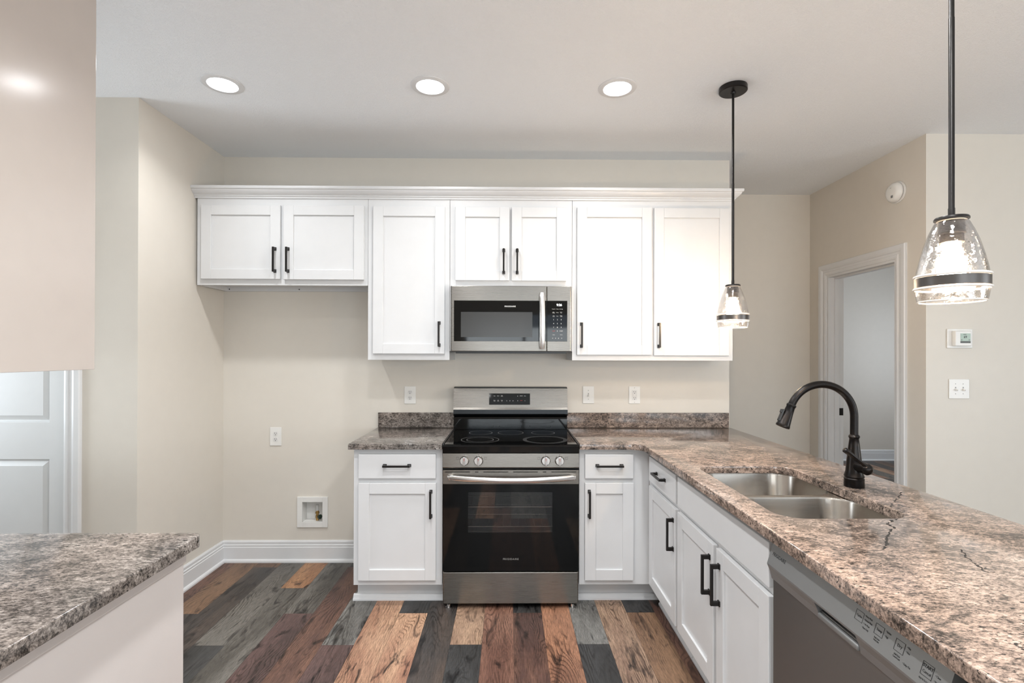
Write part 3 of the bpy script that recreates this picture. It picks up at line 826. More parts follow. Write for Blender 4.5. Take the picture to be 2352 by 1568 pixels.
# oven door : black glass around a see-through window
bm = B()
DX = RX - 0.002; gz0, gz1 = 0.211, 0.694; wx0, wx1, wz0, wz1 = -0.237, 0.231, 0.424, 0.648
for a, b_, c_, d_ in ((-DX, wx0, gz0, gz1), (wx1, DX, gz0, gz1), (wx0, wx1, gz0, wz0), (wx0, wx1, wz1, gz1)):
    box(bm, a, b_, RF - 0.006, RF + 0.028, c_, d_)
door = rp('oven_door', bm, BLACKG, label='glossy black glass oven door')
bm = B(); box(bm, wx0, wx1, RF - 0.0055, RF - 0.0035, wz0, wz1); obj('window', bm, OVENG, door)
# stainless strip on top of the door with vent slots
bm = B()
slots = [(-0.365, -0.228), (-0.200, -0.180), (-0.153, -0.014), (0.012, 0.150), (0.177, 0.197), (0.224, 0.362)]
zt0, zt1 = 0.694, 0.771
sz0, sz1 = 0.7585, 0.7625
box(bm, -DX, DX, RF - 0.008, RF + 0.028, zt0, sz0); box(bm, -DX, DX, RF - 0.008, RF + 0.028, sz1, zt1)
xs_ = [-DX] + [q for s_ in slots for q in s_] + [DX]
for i in range(0, len(xs_), 2): box(bm, xs_[i], xs_[i + 1], RF - 0.008, RF + 0.028, sz0, sz1)
strip = obj('door_trim', bm, STEEL, door, label='stainless top band with vent slots')
bm = B(); box(bm, -DX + 0.002, DX - 0.002, RF - 0.002, RF + 0.02, sz0 - 0.002, sz1 + 0.002); obj('vent_shadow', bm, BLACKD, door)
# bowed bar handle
bm = B()
n = 28; ring = []
for i in range(n + 1):
    t = -1 + 2 * i / n
    x = 0.005 + 0.355 * t
    bow_ = 0.050 * (1 - abs(t) ** 2.6) + 0.008
    zc_ = 0.7335 - 0.006 * (1 - t * t)
    hh = 0.0155 if abs(t) < 0.97 else 0.010
    hd_ = 0.0105 if abs(t) < 0.97 else 0.007
    yc = RF - 0.010 - bow_
    ring.append([bm.verts.new((x, yc + hd_ * math.cos(a), zc_ + hh * math.sin(a))) for a in [2 * math.pi * k / 20 for k in range(20)]])
for p, q in zip(ring, ring[1:]):
    for k in range(20): bm.faces.new((p[k], p[(k + 1) % 20], q[(k + 1) % 20], q[k]))
bm.faces.new(ring[0]); bm.faces.new(ring[-1]); bmesh.ops.recalc_face_normals(bm, faces=bm.faces)
for sx in (-1, 1): box(bm, 0.005 + sx * 0.338 - 0.012, 0.005 + sx * 0.338 + 0.012, RF - 0.030, RF - 0.007, 0.720, 0.744, 0.003)
obj('handle', bm, CHROME, door, smooth=True, label='bowed stainless bar handle')
# lettering
bm = B(); text_bm(bm, 'FRIGIDAIRE', 0.0145, face_minus_y(0.0, RF - 0.0064, 0.277), 0.012, spacing=1.22); obj('lettering', bm, simple('dim_ink', (0.25, 0.25, 0.24), 0.5), door)
# cavity with racks
bm = B(); cx0, cx1, cz0, cz1, cya, cyb = -0.30, 0.30, 0.33, 0.70, RF + 0.035, -0.12
box(bm, cx0, cx0 + 0.006, cya, cyb, cz0, cz1); box(bm, cx1 - 0.006, cx1, cya, cyb, cz0, cz1); box(bm, cx0, cx1, cyb, cyb + 0.006, cz0, cz1)
box(bm, cx0 + 0.006, cx1 - 0.006, cya, cyb, cz0 - 0.006, cz0); box(bm, cx0 + 0.006, cx1 - 0.006, cya, cyb, cz1, cz1 + 0.006)
rp('oven_cavity', bm, simple('oven_enamel', (0.05, 0.045, 0.045), 0.5))
for zz in (0.548, 0.437):
    bm = B()
    for yy in (cya + 0.02, cya + 0.24, cyb - 0.05): tube(bm, [(cx0 + 0.008, yy, zz), (cx1 - 0.008, yy, zz)], 0.0028, 8)
    for k in range(13):
        x = cx0 + 0.03 + k * 0.045; tube(bm, [(x, cya + 0.02, zz + 0.004), (x, cyb - 0.05, zz + 0.004)], 0.0018, 6)
    rp('oven_rack', bm, CHROME)
# gap + control panel + knobs
bm = B(); box(bm, -DX, DX, RF + 0.012, RF + 0.029, 0.771, 0.783); box(bm, -DX, DX, RF + 0.012, RF + 0.029, 0.203, 0.211); rp('gap_strip', bm, BLACKD)
bm = B(); prism(bm, [(RF + 0.028, 0.783), (RF - 0.006, 0.783), (RF - 0.008, 0.787), (RF - 0.004, 0.862), (RF, 0.866), (RF + 0.028, 0.866)], -RX + 0.0005, RX - 0.0005, 'x')
cp_ = rp('control_panel', bm, STEEL, label='stainless knob panel')
for kx in (-0.258, -0.180, 0.193, 0.270):
    bm = B(); kz = 0.8235; ky = RF - 0.0075
    lathe(bm, [(0, 0), (0.0255, 0), (0.0265, 0.003), (0.0245, 0.006), (0.0235, 0.018), (0.021, 0.021), (0, 0.021)], mat=axis_mat((kx, ky, kz), (0, -1, 0.03)), seg=36)
    kb = obj('knob', bm, CHROME, cp_, smooth=True)
    bm = B(); box(bm, kx - 0.0065, kx + 0.0065, ky - 0.032, ky - 0.020, kz - 0.0235, kz + 0.0235, 0.003); obj('grip', bm, CHROME, kb)
    bm = B(); box(bm, kx - 0.0009, kx + 0.0009, ky - 0.0325, ky - 0.0318, kz + 0.003, kz + 0.020); obj('pointer', bm, REDINK, kb, label='red pointer mark')
    bm = B(); box(bm, kx - 0.001, kx + 0.001, ky + 0.0008, ky + 0.002, kz + 0.028, kz + 0.034)
    bx0 = kx + (-0.038 if kx in (-0.258, 0.193) else 0.038) 
    w_ = 0.0065; zq = kz + 0.013; yq = RF - 0.0068
    for (a, b_, c_, d_) in ((-w_, w_, w_ - 0.0008, w_), (-w_, w_, -w_, -w_ + 0.0008), (-w_, -w_ + 0.0008, -w_, w_), (w_ - 0.0008, w_, -w_, w_)): box(bm, bx0 + a, bx0 + b_, yq - 0.0004, yq + 0.001, zq + c_, zq + d_)
    obj('burner_symbol', bm, BLACKINK, cp_)
# cooktop
bm = B(); prism(bm, [(RF - 0.010, 0.868), (RF - 0.010, 0.901), (RF - 0.004, 0.9085), (RF + 0.006, 0.912), (-0.10, 0.914), (-0.10, 0.868)], -RX, RX, 'x')
ck = rp('cooktop', bm, BLACKG, label='black glass cooktop')
bm = B()
for sx in (-1, 1): prism(bm, [(RF - 0.004, 0.9095), (RF + 0.010, 0.9165), (-0.11, 0.9185), (-0.11, 0.913)], sx * (RX - 0.006), sx * (RX - 0.001), 'x')
obj('cooktop_trim', bm, BLACKP, ck)
def flat_ring(bm, x, y, r, w=0.0009):
    n = 64
    a = [bm.verts.new((x + (r - w) * math.cos(2 * math.pi * i / n), y + (r - w) * math.sin(2 * math.pi * i / n), 0)) for i in range(n)]
    c_ = [bm.verts.new((x + (r + w) * math.cos(2 * math.pi * i / n), y + (r + w) * math.sin(2 * math.pi * i / n), 0)) for i in range(n)]
    for i in range(n): bm.faces.new((a[i], c_[i], c_[(i + 1) % n], a[(i + 1) % n]))
for x, y, rs_ in ((-0.180, -0.505, (0.110, 0.078)), (0.200, -0.505, (0.128, 0.120, 0.112)), (-0.190, -0.245, (0.073,)), (0.0, -0.245, (0.080,)), (0.206, -0.245, (0.073,))):
    bm = B()
    for r_ in rs_: flat_ring(bm, x, y, r_)
    bmesh.ops.recalc_face_normals(bm, faces=bm.faces)
    bm.transform(Matrix.Translation((0, 0, 0.91435)) )
    obj('burner_ring', bm, GREYINK if len(rs_) > 2 else simple('ring_ink', (0.22, 0.22, 0.22), 0.4), ck)
# backguard
bm = B(); box(bm, -RX + 0.001, RX - 0.001, -0.098, -0.03, 0.914, 0.996, 0.002)
bgd = rp('backguard', bm, BLACKG, label='glossy black lower backguard')
bm = B(); prism(bm, [(-0.03, 0.996), (-0.075, 0.996), (-0.100, 1.004), (-0.112, 1.018), (-0.112, 1.046), (-0.03, 1.046)], -RX, RX, 'x'); obj('curved_base', bm, simple('dark_glossy_metal', (0.05, 0.055, 0.06), 0.22, metal=0.9), bgd)
bm = B(); prism(bm, [(-0.03, 1.046), (-0.112, 1.046), (-0.108, 1.060), (-0.085, 1.186), (-0.080, 1.190), (-0.03, 1.190)], -RX, RX, 'x'); obj('display_housing', bm, STEEL, bgd, label='stainless upper backguard')
bm = B(); box(bm, -RX + 0.001, RX - 0.001, -0.080, -0.03, 1.190, 1.194); obj('top_cap', bm, BLACKP, bgd)
def bg_y(z): return -0.108 + (z - 1.060) * (0.023 / 0.126)
tilt = math.atan2(0.023, 0.126)
def bgmat(x, z, off=0.0): return Matrix.Translation((x, bg_y(z) - off, z)) @ Matrix.Rotation(math.radians(90) - tilt, 4, 'X')
bm = B(); t_ = B(); box(t_, -0.136, 0.136, -0.0375, 0.0375, -0.001, 0.0030, 0.0008); t_.transform(bgmat(-0.007, 1.115)); tm = bpy.data.meshes.new('x'); t_.to_mesh(tm); bm.from_mesh(tm); bpy.data.meshes.remove(tm); t_.free()
dsp = obj('display', bm, BLACKG, bgd, label='black touch display')
bm = B(); red = B()
def bt(bm_, s, x, z, size=0.0062, al='CENTER'): text_bm(bm_, s, size, bgmat(x, z, 0.0034), 0.0, al, extrude=0.0001)
bt(bm, 'Bake', -0.107, 1.136); bt(bm, 'Broil', -0.083, 1.136); bt(bm, 'Keep\nWarm', -0.058, 1.136, 0.0055); bt(bm, '^', 0.047, 1.133, 0.012); bt(bm, 'START', 0.071, 1.136, 0.0068); bt(bm, 'Clock', 0.095, 1.136, 0.0055)
bt(bm, 'Steam\nClean', -0.107, 1.105, 0.0055); bt(bm, 'Self\nClean', -0.083, 1.105, 0.0055); bt(bm, 'Timer\nSet', -0.058, 1.105, 0.0055); bt(bm, 'v', 0.047, 1.105, 0.010); bt(red, 'STOP', 0.071, 1.106, 0.0062); bt(bm, 'o', 0.095, 1.105, 0.008)
for q in (-0.026, -0.005, 0.016): bt(bm, 'o', q, 1.105, 0.010)
obj('lettering', bm, WHITEINK, dsp); obj('stop_lettering', red, REDINK, dsp)

# ------------------------------------------------------------------ microwave
MX = 0.3785
mw = thing('microwave', 'over-the-range stainless microwave with black glass door and keypad', 'microwave', (0, -0.19, 1.43))
bm = B(); box(bm, -MX + 0.004, MX - 0.004, -0.378, -0.0015, 1.432, 1.832); obj('body', bm, simple('microwave_case', (0.35, 0.35, 0.35), 0.4, metal=0.6), mw)
bm = B(); box(bm, -0.34, 0.34, -0.36, -0.05, 1.418, 1.4315); box(bm, -0.365, 0.365, -0.396, -0.36, 1.4265, 1.4315)
obj('vent_underside', bm, BLACKP, mw)
SEAM = 0.2165; MF = -0.400
bm = B(); box(bm, -0.3625, SEAM - 0.001, MF, -0.3785, 1.431, 1.828, 0.003); md = obj('door', bm, STEEL, mw, label='stainless microwave door')
bm = B(); box(bm, SEAM + 0.001, 0.3635, MF, -0.3785, 1.431, 1.828, 0.003); mk = obj('control_panel', bm, STEEL, mw)
bm = B(); box(bm, -0.372, -0.3635, MF + 0.006, -0.3785, 1.431, 1.828, 0.002); box(bm, 0.3645, 0.373, MF + 0.006, -0.3785, 1.431, 1.828, 0.002); obj('side_trim', bm, STEELD, mw)
bm = B(); box(bm, -0.346, SEAM - 0.0012, MF - 0.0025, MF, 1.492, 1.7385, 0.001); gg = obj('door_glass', bm, BLACKG, md, label='black glass')
bm = B(); box(bm, -0.304, 0.129, MF - 0.0032, MF - 0.0024, 1.517, 1.669); obj('window', bm, MWWIN, md, label='dark grey mesh window')
bm = B(); text_bm(bm, 'FRIGIDAIRE', 0.0118, face_minus_y(-0.006, MF - 0.003, 1.703), 0.015, spacing=1.15); obj('lettering', bm, WHITEINK, md)
bm = B(); box(bm, SEAM + 0.0012, 0.341, MF - 0.0025, MF, 1.492, 1.7385, 0.001); kp = obj('keypad', bm, BLACKG, mk, label='black keypad with white legends')
bm = B(); yk = MF - 0.0028
text_bm(bm, '9:26', 0.019, face_minus_y(0.292, yk, 1.7125), 0.014); obj('clock_digits', bm, DIGIT, kp, label='lit clock reading 9:26')
bm = B()
def kt(s, x, z, size=0.0058): text_bm(bm, s, size, face_minus_y(x, yk, z), 0.0, extrude=0.0001)
for s, x in (('Popcorn', 0.258), ('Potato', 0.281), ('Beverage', 0.304)): kt(s, x, 1.688, 0.0056)
for s, x in (('Auto\nDefrost', 0.258), ('Reheat', 0.281), ('Soften\nMelt', 0.304)): kt(s, x, 1.667, 0.0052)
for s, x in (('Time\nCook', 0.258), ('Timer', 0.281), ('Power\nLevel', 0.304)): kt(s, x, 1.645, 0.0052)
k = 1
for z in (1.6235, 1.600, 1.577):
    for x in (0.258, 0.281, 0.304): kt(str(k), x, z, 0.0105); k += 1
kt('0', 0.281, 1.5545, 0.0105); kt('START', 0.304, 1.5545, 0.0072); kt('+30 Sec', 0.258, 1.532, 0.005); kt('+30 Sec', 0.304, 1.532, 0.005)
for x in (0.252, 0.270, 0.288, 0.307): kt('o', x, 1.512, 0.0105)
obj('lettering', bm, WHITEINK, kp)
bm = B(); text_bm(bm, 'STOP', 0.0072, face_minus_y(0.258, yk, 1.5545), 0.0, extrude=0.0001); obj('stop_lettering', bm, REDINK, kp)
# bowed vertical handle
bm = B(); ring = []; n = 20
for i in range(n + 1):
    t = -1 + 2 * i / n; z = 1.615 + 0.170 * t
    out = 0.030 + 0.016 * (1 - t * t); e = 1.0 if abs(t) < 0.96 else 0.75
    ring.append([bm.verts.new((0.187 + 0.0165 * e * math.cos(a), MF - out + 0.008 * e * math.sin(a), z)) for a in [2 * math.pi * k_ / 20 for k_ in range(20)]])
for p, q in zip(ring, ring[1:]):
    for k_ in range(20): bm.faces.new((p[k_], p[(k_ + 1) % 20], q[(k_ + 1) % 20], q[k_]))
bm.faces.new(ring[0]); bm.faces.new(ring[-1]); bmesh.ops.recalc_face_normals(bm, faces=bm.faces)
for z in (1.462, 1.768): box(bm, 0.177, 0.197, MF - 0.034, MF - 0.002, z - 0.010, z + 0.010, 0.002)
obj('handle', bm, CHROME, md, smooth=True)

# ------------------------------------------------------------------ dishwasher
DA, DB = -1.984, -2.598
dw = thing('dishwasher', 'stainless dishwasher with grey top control panel under the near counter', 'dishwasher', (1.0, -2.29, 0))
bm = B(); box(bm, 0.80, 1.38, DB + 0.004, DA - 0.004, 0.02, 0.872); obj('tub', bm, BLACKP, dw)
bm = B(); box(bm, 0.768, 0.80, DB + 0.002, DA - 0.002, 0.115, 0.775, 0.002); dd = obj('door', bm, STEELD, dw, label='dark brushed stainless door')
bm = B(); box(bm, 0.86, 0.875, DB + 0.004, DA - 0.004, 0.0, 0.113); obj('toe_kick', bm, BLACKP, dw)
bm = B()
yh0, yh1 = -2.215, -2.365
def cpseg(y0, y1, pocket=False):
    if pocket: pr = [(0.80, 0.868), (0.779, 0.868), (0.770, 0.862), (0.7505, 0.800), (0.751, 0.795), (0.775, 0.787), (0.80, 0.787)]
    else: pr = [(0.80, 0.868), (0.779, 0.868), (0.770, 0.862), (0.7505, 0.800), (0.751, 0.795), (0.760, 0.775), (0.764, 0.755), (0.80, 0.755)]
    a = [bm.verts.new((p[0], y0, p[1])) for p in pr]; b_ = [bm.verts.new((p[0], y1, p[1])) for p in pr]
    bm.faces.new(a); bm.faces.new(list(reversed(b_)))
    for i in range(len(pr)): bm.faces.new((a[i], b_[i], b_[(i + 1) % len(pr)], a[(i + 1) % len(pr)]))
cpseg(DA - 0.001, yh0); cpseg(yh0, yh1, True); cpseg(yh1, DB + 0.001)
bmesh.ops.recalc_face_normals(bm, faces=bm.faces)
sf = B(); box(sf, 0.788, 1.38, -2.644, DB - 0.001, 0.02, 0.878); obj('side_filler', sf, BLACKP, dw)
cpn = obj('control_panel', bm, DWPANEL, dw, label='grey slanted control panel')
bm = B(); box(bm, 0.758, 0.772, yh1 + 0.002, yh0 - 0.002, 0.757, 0.772, 0.004, 3); obj('pocket_handle', bm, DWPANEL, cpn, smooth=True)
# panel plane : from (0.770,0.862) to (0.7505,0.800)
nrm = Vector((-(0.062), 0, (0.0195))).normalized(); upv = Vector((0.0195, 0, 0.062)).normalized(); rgt = Vector((0, -1, 0))
def dwm(y, s):   # s = height along the slanted face from its lower edge
    p = Vector((0.7505, y, 0.800)) + upv * s + nrm * 0.0004
    m_ = Matrix((rgt, upv, nrm)).transposed().to_4x4(); m_.translation = p; return m_
bm = B()
def dt(s, y, h, size, al='LEFT', bold=0.0, sp_=1.0): text_bm(bm, s, size, dwm(y, h), bold, al, extrude=0.0001, spacing=sp_, xs=0.68 if size < 0.0062 else 0.9)
def dbox(y0, y1, h0, h1, w=0.0006):
    for (a, b_, c_, d_) in ((y0, y1, h0, h0 + w), (y0, y1, h1 - w, h1), (y0, y0 - w, h0, h1), (y1 + w, y1, h0, h1)):
        t_ = B(); box(t_, 0, abs(b_ - a), 0, d_ - c_, 0, 0.0003); t_.transform(dwm(max(a, b_), c_)); tm = bpy.data.meshes.new('x'); t_.to_mesh(tm); bm.from_mesh(tm); bpy.data.meshes.remove(tm); t_.free()
dt('FRIGIDAIRE', -2.000, 0.034, 0.0135, bold=0.012, sp_=1.1)
dbox(-2.352, -2.376, 0.028, 0.050); dt('Cycles', -2.364, 0.039, 0.0068, 'CENTER')
for i, s in enumerate(('Heavy Wash', 'Normal Wash', '1 Hr Wash', 'Rinse Only')): dt('• ' + s, -2.379, 0.048 - i * 0.0085, 0.0056)
dbox(-2.412, -2.436, 0.028, 0.050); dt('Temp', -2.424, 0.039, 0.0072, 'CENTER'); dt('Hold 3s for\nDelay Start', -2.424, 0.019, 0.0050, 'CENTER')
dt('• Sanitize', -2.440, 0.047, 0.0058); dt('• High', -2.440, 0.037, 0.0058)
dbox(-2.468, -2.492, 0.026, 0.049); dt('Dry', -2.480, 0.038, 0.0085, 'CENTER'); dt('Hold 3s for\nControl Lock', -2.480, 0.017, 0.0050, 'CENTER')
dt('• Max', -2.496, 0.046, 0.0058); dt('• Heat', -2.496, 0.037, 0.0058); dt('• Delay 4 hr', -2.496, 0.014, 0.0058)
dbox(-2.536, -2.561, 0.020, 0.045); dt('START', -2.5485, 0.038, 0.0085, 'CENTER', 0.015); dt('Cancel', -2.5485, 0.028, 0.0075, 'CENTER'); dt('Hold 3s To Cancel', -2.5485, 0.013, 0.0048, 'CENTER')
dt('• Clean', -2.566, 0.034, 0.0058); dt('• Sanitized', -2.566, 0.024, 0.0058)
obj('lettering', bm, BLACKINK, cpn)

# ------------------------------------------------------------------ left counter unit and hanging unit
lb = thing('base_cabinet', 'plain off-white cabinet side under the grey counter in the left foreground', 'cabinet', (-1.45, -2.8, 0), 0, 'white base cabinets')
bm = B(); box(bm, -1.998, -0.918, -3.60, -2.085, 0.0, 0.8815, 0.001); obj('body', bm, PANELW, lb)
bm = B(); box(bm, -0.9176, -0.900, -3.60, -2.083, 0.0, 0.8815, 0.0015); obj('side_panel', bm, PANELW, lb)
bm = B(); box(bm, -0.8998, -0.893, -3.60, -2.083, 0.846, 0.8815, 0.001); obj('top_strip', bm, PANELW, lb)
ol = [(-1.999, -2.050), (-1.999, -3.62), (-0.865, -3.62)]
for i in range(0, 7):
    t = math.radians(90 * i / 6); ol.append((-0.865 - 0.028 * (1 - math.cos(t)), -2.050 - 0.028 * (1 - math.sin(t))))
bm = slab_from(ol)
o = obj('countertop', bm, GRANG, smooth=True); tag(o, 'grey granite countertop in the left foreground with a rounded corner', 'countertop')
hg = thing('hanging_cabinet', 'tall plain glossy off-white cabinet side filling the upper left corner', 'cabinet', (-1.7, -2.6, 1.36))
bm = B(); box(bm, -1.998, -1.438, -3.60, -1.742, 1.372, H - 0.001); box(bm, -1.998, -1.438, -1.758, -1.742, 1.3585, 1.372); obj('body', bm, PANELW, hg)
bm = B(); box(bm, -1.4378, -1.420, -3.60, -1.740, 1.3585, H - 0.001, 0.0012); obj('side_panel', bm, GLOSSW, hg)

# ------------------------------------------------------------------ downlights
def downlight(x, y, label, watt=CANW):
    r = thing('recessed_downlight', label, 'ceiling light', (x, y, H), 0, 'recessed ceiling downlights' if watt == CANW else 'downlights behind the viewpoint')
    bm = B(); lathe(bm, [(0.066, -0.003), (0.070, -0.006), (0.088, -0.006), (0.095, -0.003), (0.096, -0.0003), (0.064, -0.0003)], x, y, 48, closed=True); bm.transform(Matrix.Translation((0, 0, H)))
    obj('trim_ring', bm, TRIMW, r, smooth=True)
    bm = B(); lathe(bm, [(0, -0.0045), (0.045, -0.0042), (0.0655, -0.003), (0.0655, -0.0004), (0, -0.0004)], x, y, 48); bm.transform(Matrix.Translation((0, 0, H)))
    obj('diffuser', bm, CANL, r, smooth=True, label='glowing diffuser')
    l = bpy.data.lights.new('downlight_beam', 'AREA'); l.shape = 'DISK'; l.size = 0.125; l.energy = watt; l.color = (0.98, 0.99, 1.0); l.spread = math.radians(135)
    lo = bpy.data.objects.new('downlight_beam', l); COL.objects.link(lo); lo.parent = r; lo.location = (0, 0, -0.007)
downlight(-1.440, -0.942, 'lit recessed ceiling downlight, leftmost of the row above the cabinets')
downlight(-0.410, -0.940, 'lit recessed ceiling downlight, middle of the row above the cabinets')
downlight(0.528, -0.938, 'lit recessed ceiling downlight, rightmost of the row, nearest the small pendant')
for i, (x, y) in enumerate(((-0.45, -1.95), (-0.41, -3.6), (0.65, -1.95), (0.53, -3.6), (2.6, -3.6), (-0.41, -5.7), (2.6, -5.7), (-0.45, -2.8), (0.65, -2.8))):  # row nearest the cabinets follows shadow edges; the rest are added fill
    downlight(x, y, 'lit recessed ceiling downlight in the room behind the viewpoint', 10.5)

# ------------------------------------------------------------------ pendants
def pendant(x, y, label):
    r = thing('pendant_light', label, 'pendant light', (x, y, H), 0, 'glass pendant lights above the peninsula')
    zb, zt = 1.552, 1.757
    bm = B(); lathe(bm, [(0, 0), (0.066, 0), (0.067, -0.004), (0.067, -0.022), (0.062, -0.026), (0.012, -0.027), (0.010, -0.034), (0, -0.034)], x, y, 48); bm.transform(Matrix.Translation((0, 0, H - 0.0005)))
    obj('canopy', bm, HANDLE, r, smooth=True)
    bm = B(); tube(bm, [(x, y, H - 0.03), (x, y, 2.27), (x, y, 2.268), (x, y, zt + 0.03), (x, y, zt + 0.028), (x, y, zt + 0.004)], [0.0058, 0.0058, 0.0064, 0.0064, 0.0072, 0.0072], 16)
    obj('rod', bm, HANDLE, r, smooth=True)
    bm = B(); lathe(bm, [(0, 0.006), (0.034, 0.006), (0.036, 0.003), (0.036, -0.001), (0, -0.001)], x, y, 40); bm.transform(Matrix.Translation((0, 0, zt)))
    lathe(bm, [(0.026, zt - 0.001), (0.027, zt - 0.030), (0.0285, zt - 0.032), (0.0285, zt - 0.036), (0.0245, zt - 0.037), (0.0255, zt - 0.058), (0.021, zt - 0.060), (0, zt - 0.060)], x, y, 40)
    obj('socket', bm, HANDLE, r, smooth=True)
    hh = zt - zb; rm = 0.0765
    out = [(0.40, 0.0), (0.46, 0.03), (0.60, 0.15), (0.72, 0.28), (0.83, 0.44), (0.91, 0.58), (0.955, 0.685)]
    low = [(0.955, 0.685), (0.965, 0.84), (0.93, 0.95), (0.90, 1.0)]
    pr = [(rm * a, zt - 0.002 - hh * b_) for a, b_ in out + low[1:]]
    th = 0.003
    inn = [(a - th, z) for a, z in reversed(pr)]
    bm = B(); lathe(bm, pr + inn, x, y, 64, closed=True)
    sh = obj('glass_shade', bm, SEEDED, r, smooth=True, label='clear seeded glass shade')
    RIB = simple('frosted_glass_rib', (0.85, 0.82, 0.78), 0.25)
    for zc_, R_, q in ((zt - 0.002 - hh * 0.685, rm * 0.965 + 0.001, 0.0031), (zt - 0.002 - hh * 0.84, rm * 0.975 + 0.001, 0.0031), (zt - 0.002 - hh, rm * 0.90 - 0.0015, 0.0018), (zt - 0.003, rm * 0.40 - 0.0015, 0.0016)):
        bm = B(); lathe(bm, [(R_ + q * math.cos(a), zc_ + q * math.sin(a)) for a in [2 * math.pi * k_ / 10 for k_ in range(10)]], x, y, 64, closed=True)
        obj('glass_rib', bm, RIB, sh, smooth=True)
    bm = B(); R1 = rm * 0.972
    lathe(bm, [(R1, zt - 0.002 - hh * 0.703), (R1 + 0.0012, zt - 0.002 - hh * 0.705), (R1 + 0.0012, zt - 0.002 - hh * 0.820), (R1, zt - 0.002 - hh * 0.822)], x, y, 64, closed=True)
    obj('metal_band', bm, simple('brushed_pewter_band', (0.13, 0.12, 0.115), 0.35, metal=1.0), sh, smooth=True, label='pewter metal band')
    zs = zt - 0.060
    bm = B(); lathe(bm, [(0, zs + 0.001), (0.0165, zs), (0.0175, zs - 0.018), (0.022, zs - 0.034), (0.0285, zs - 0.052), (0.030, zs - 0.066), (0.0265, zs - 0.082), (0.016, zs - 0.092), (0, zs - 0.095)], x, y, 40)
    obj('bulb', bm, BULBL, r, smooth=True, label='glowing bulb')
pendant(1.105, -0.955, 'small-looking farther glass pendant hanging in front of the right wall cabinet')
pendant(1.105, -2.208, 'larger-looking nearer glass pendant hanging over the sink end of the peninsula')

# ------------------------------------------------------------------ outlets, switches and other wall fittings
def plate_base(name, label, cat, x, z, w, h, yw=0.0, grp=None):
    r = thing(name, label, cat, (x, yw, z), 0, grp)
    bm = B(); box(bm, -w / 2, w / 2, -0.006, -0.0006, -h / 2, h / 2, 0.0025, 3); obj('plate', bm, PLASTIC, r, local=True)
    return r
def duplex(label, x, z, w=0.078, h=0.125):
    r = plate_base('wall_outlet', label, 'outlet', x, z, w, h, grp='white electrical outlets')
    for dz in (0.0195, -0.0195):
        bm = B(); prism(bm, [(0.0165 * math.cos(a) if abs(math.cos(a)) < 0.99 else 0.0165 * math.cos(a), dz + max(-0.0135, min(0.0135, 0.0175 * math.sin(a)))) for a in [2 * math.pi * k_ / 28 for k_ in range(28)]], -0.0078, -0.0055, 'y')
        s_ = obj('socket', bm, PLASTIC2, r, local=True)
        bm = B(); box(bm, -0.0072, -0.0052, -0.0082, -0.0076, dz - 0.001, dz + 0.008); box(bm, 0.0052, 0.0072, -0.0082, -0.0076, dz - 0.001, dz + 0.007)
        lathe(bm, [(0, 0), (0.0026, 0), (0.0026, 0.0006), (0, 0.0006)], mat=axis_mat((0, -0.0076, dz - 0.007), (0, -1, 0)), seg=12)
        obj('slots', bm, SLOT, s_, local=True)
    bm = B(); lathe(bm, [(0, 0), (0.0028, 0), (0.002, 0.001), (0, 0.001)], mat=axis_mat((0, -0.006, 0), (0, -1, 0)), seg=12); obj('screw', bm, PLASTIC2, r, local=True)
    return r
duplex('white duplex outlet on the bare wall of the empty fridge space', -1.597, 0.850)
duplex('white duplex outlet above the left backsplash beside the range', -0.686, 1.133, 0.078, 0.119)
def toggle(r, x):
    bm = B(); box(bm, x - 0.0055, x + 0.0055, -0.0068, -0.0055, -0.0125, 0.0125); s_ = obj('toggle_slot', bm, PLASTIC2, r, local=True)
    bm = B(); t_ = B(); box(t_, -0.0042, 0.0042, -0.014, 0, -0.004, 0.004, 0.001); t_.transform(Matrix.Translation((x, -0.0065, -0.002)) @ Matrix.Rotation(math.radians(28), 4, 'X')); tm = bpy.data.meshes.new('x'); t_.to_mesh(tm); bm.from_mesh(tm); t_.free(); bpy.data.meshes.remove(tm)
    obj('toggle', bm, PLASTIC, s_, local=True)
    bm = B()
    for dz in (-0.030, 0.030): lathe(bm, [(0, 0), (0.0026, 0), (0.002, 0.001), (0, 0.001)], mat=axis_mat((x, -0.006, dz), (0, -1, 0)), seg=12)
    box(bm, x - 0.003, x + 0.003, -0.0070, -0.0066, 0.004, 0.011)
    obj('screws', bm, simple('screw_grey', (0.25, 0.24, 0.23), 0.4), r, local=True)
r = plate_base('light_switch', 'white single toggle switch above the backsplash right of the range', 'light switch', 0.533, 1.137, 0.078, 0.119); toggle(r, 0)
# gfci
r = plate_base('wall_outlet', 'white rectangular decorator outlet above the right backsplash near the wall end', 'outlet', 0.850, 1.136, 0.078, 0.119, grp='white electrical outlets')
bm = B(); box(bm, -0.0168, 0.0168, -0.0078, -0.0055, -0.0335, 0.0335, 0.0008); s_ = obj('socket', bm, PLASTIC2, r, local=True)
bm = B()
for dz in (0.019, -0.022):
    box(bm, -0.0075, -0.0053, -0.0082, -0.0076, dz, dz + 0.008); box(bm, 0.0053, 0.0075, -0.0082, -0.0076, dz, dz + 0.007)
    lathe(bm, [(0, 0), (0.0026, 0), (0.0026, 0.0006), (0, 0.0006)], mat=axis_mat((0, -0.0076, dz - 0.007), (0, -1, 0)), seg=12)
for dz in (-0.049, 0.049): lathe(bm, [(0, 0), (0.0018, 0), (0.0018, 0.001), (0, 0.001)], mat=axis_mat((0, -0.006, dz), (0, -1, 0)), seg=10)
obj('slots', bm, SLOT, s_, local=True)
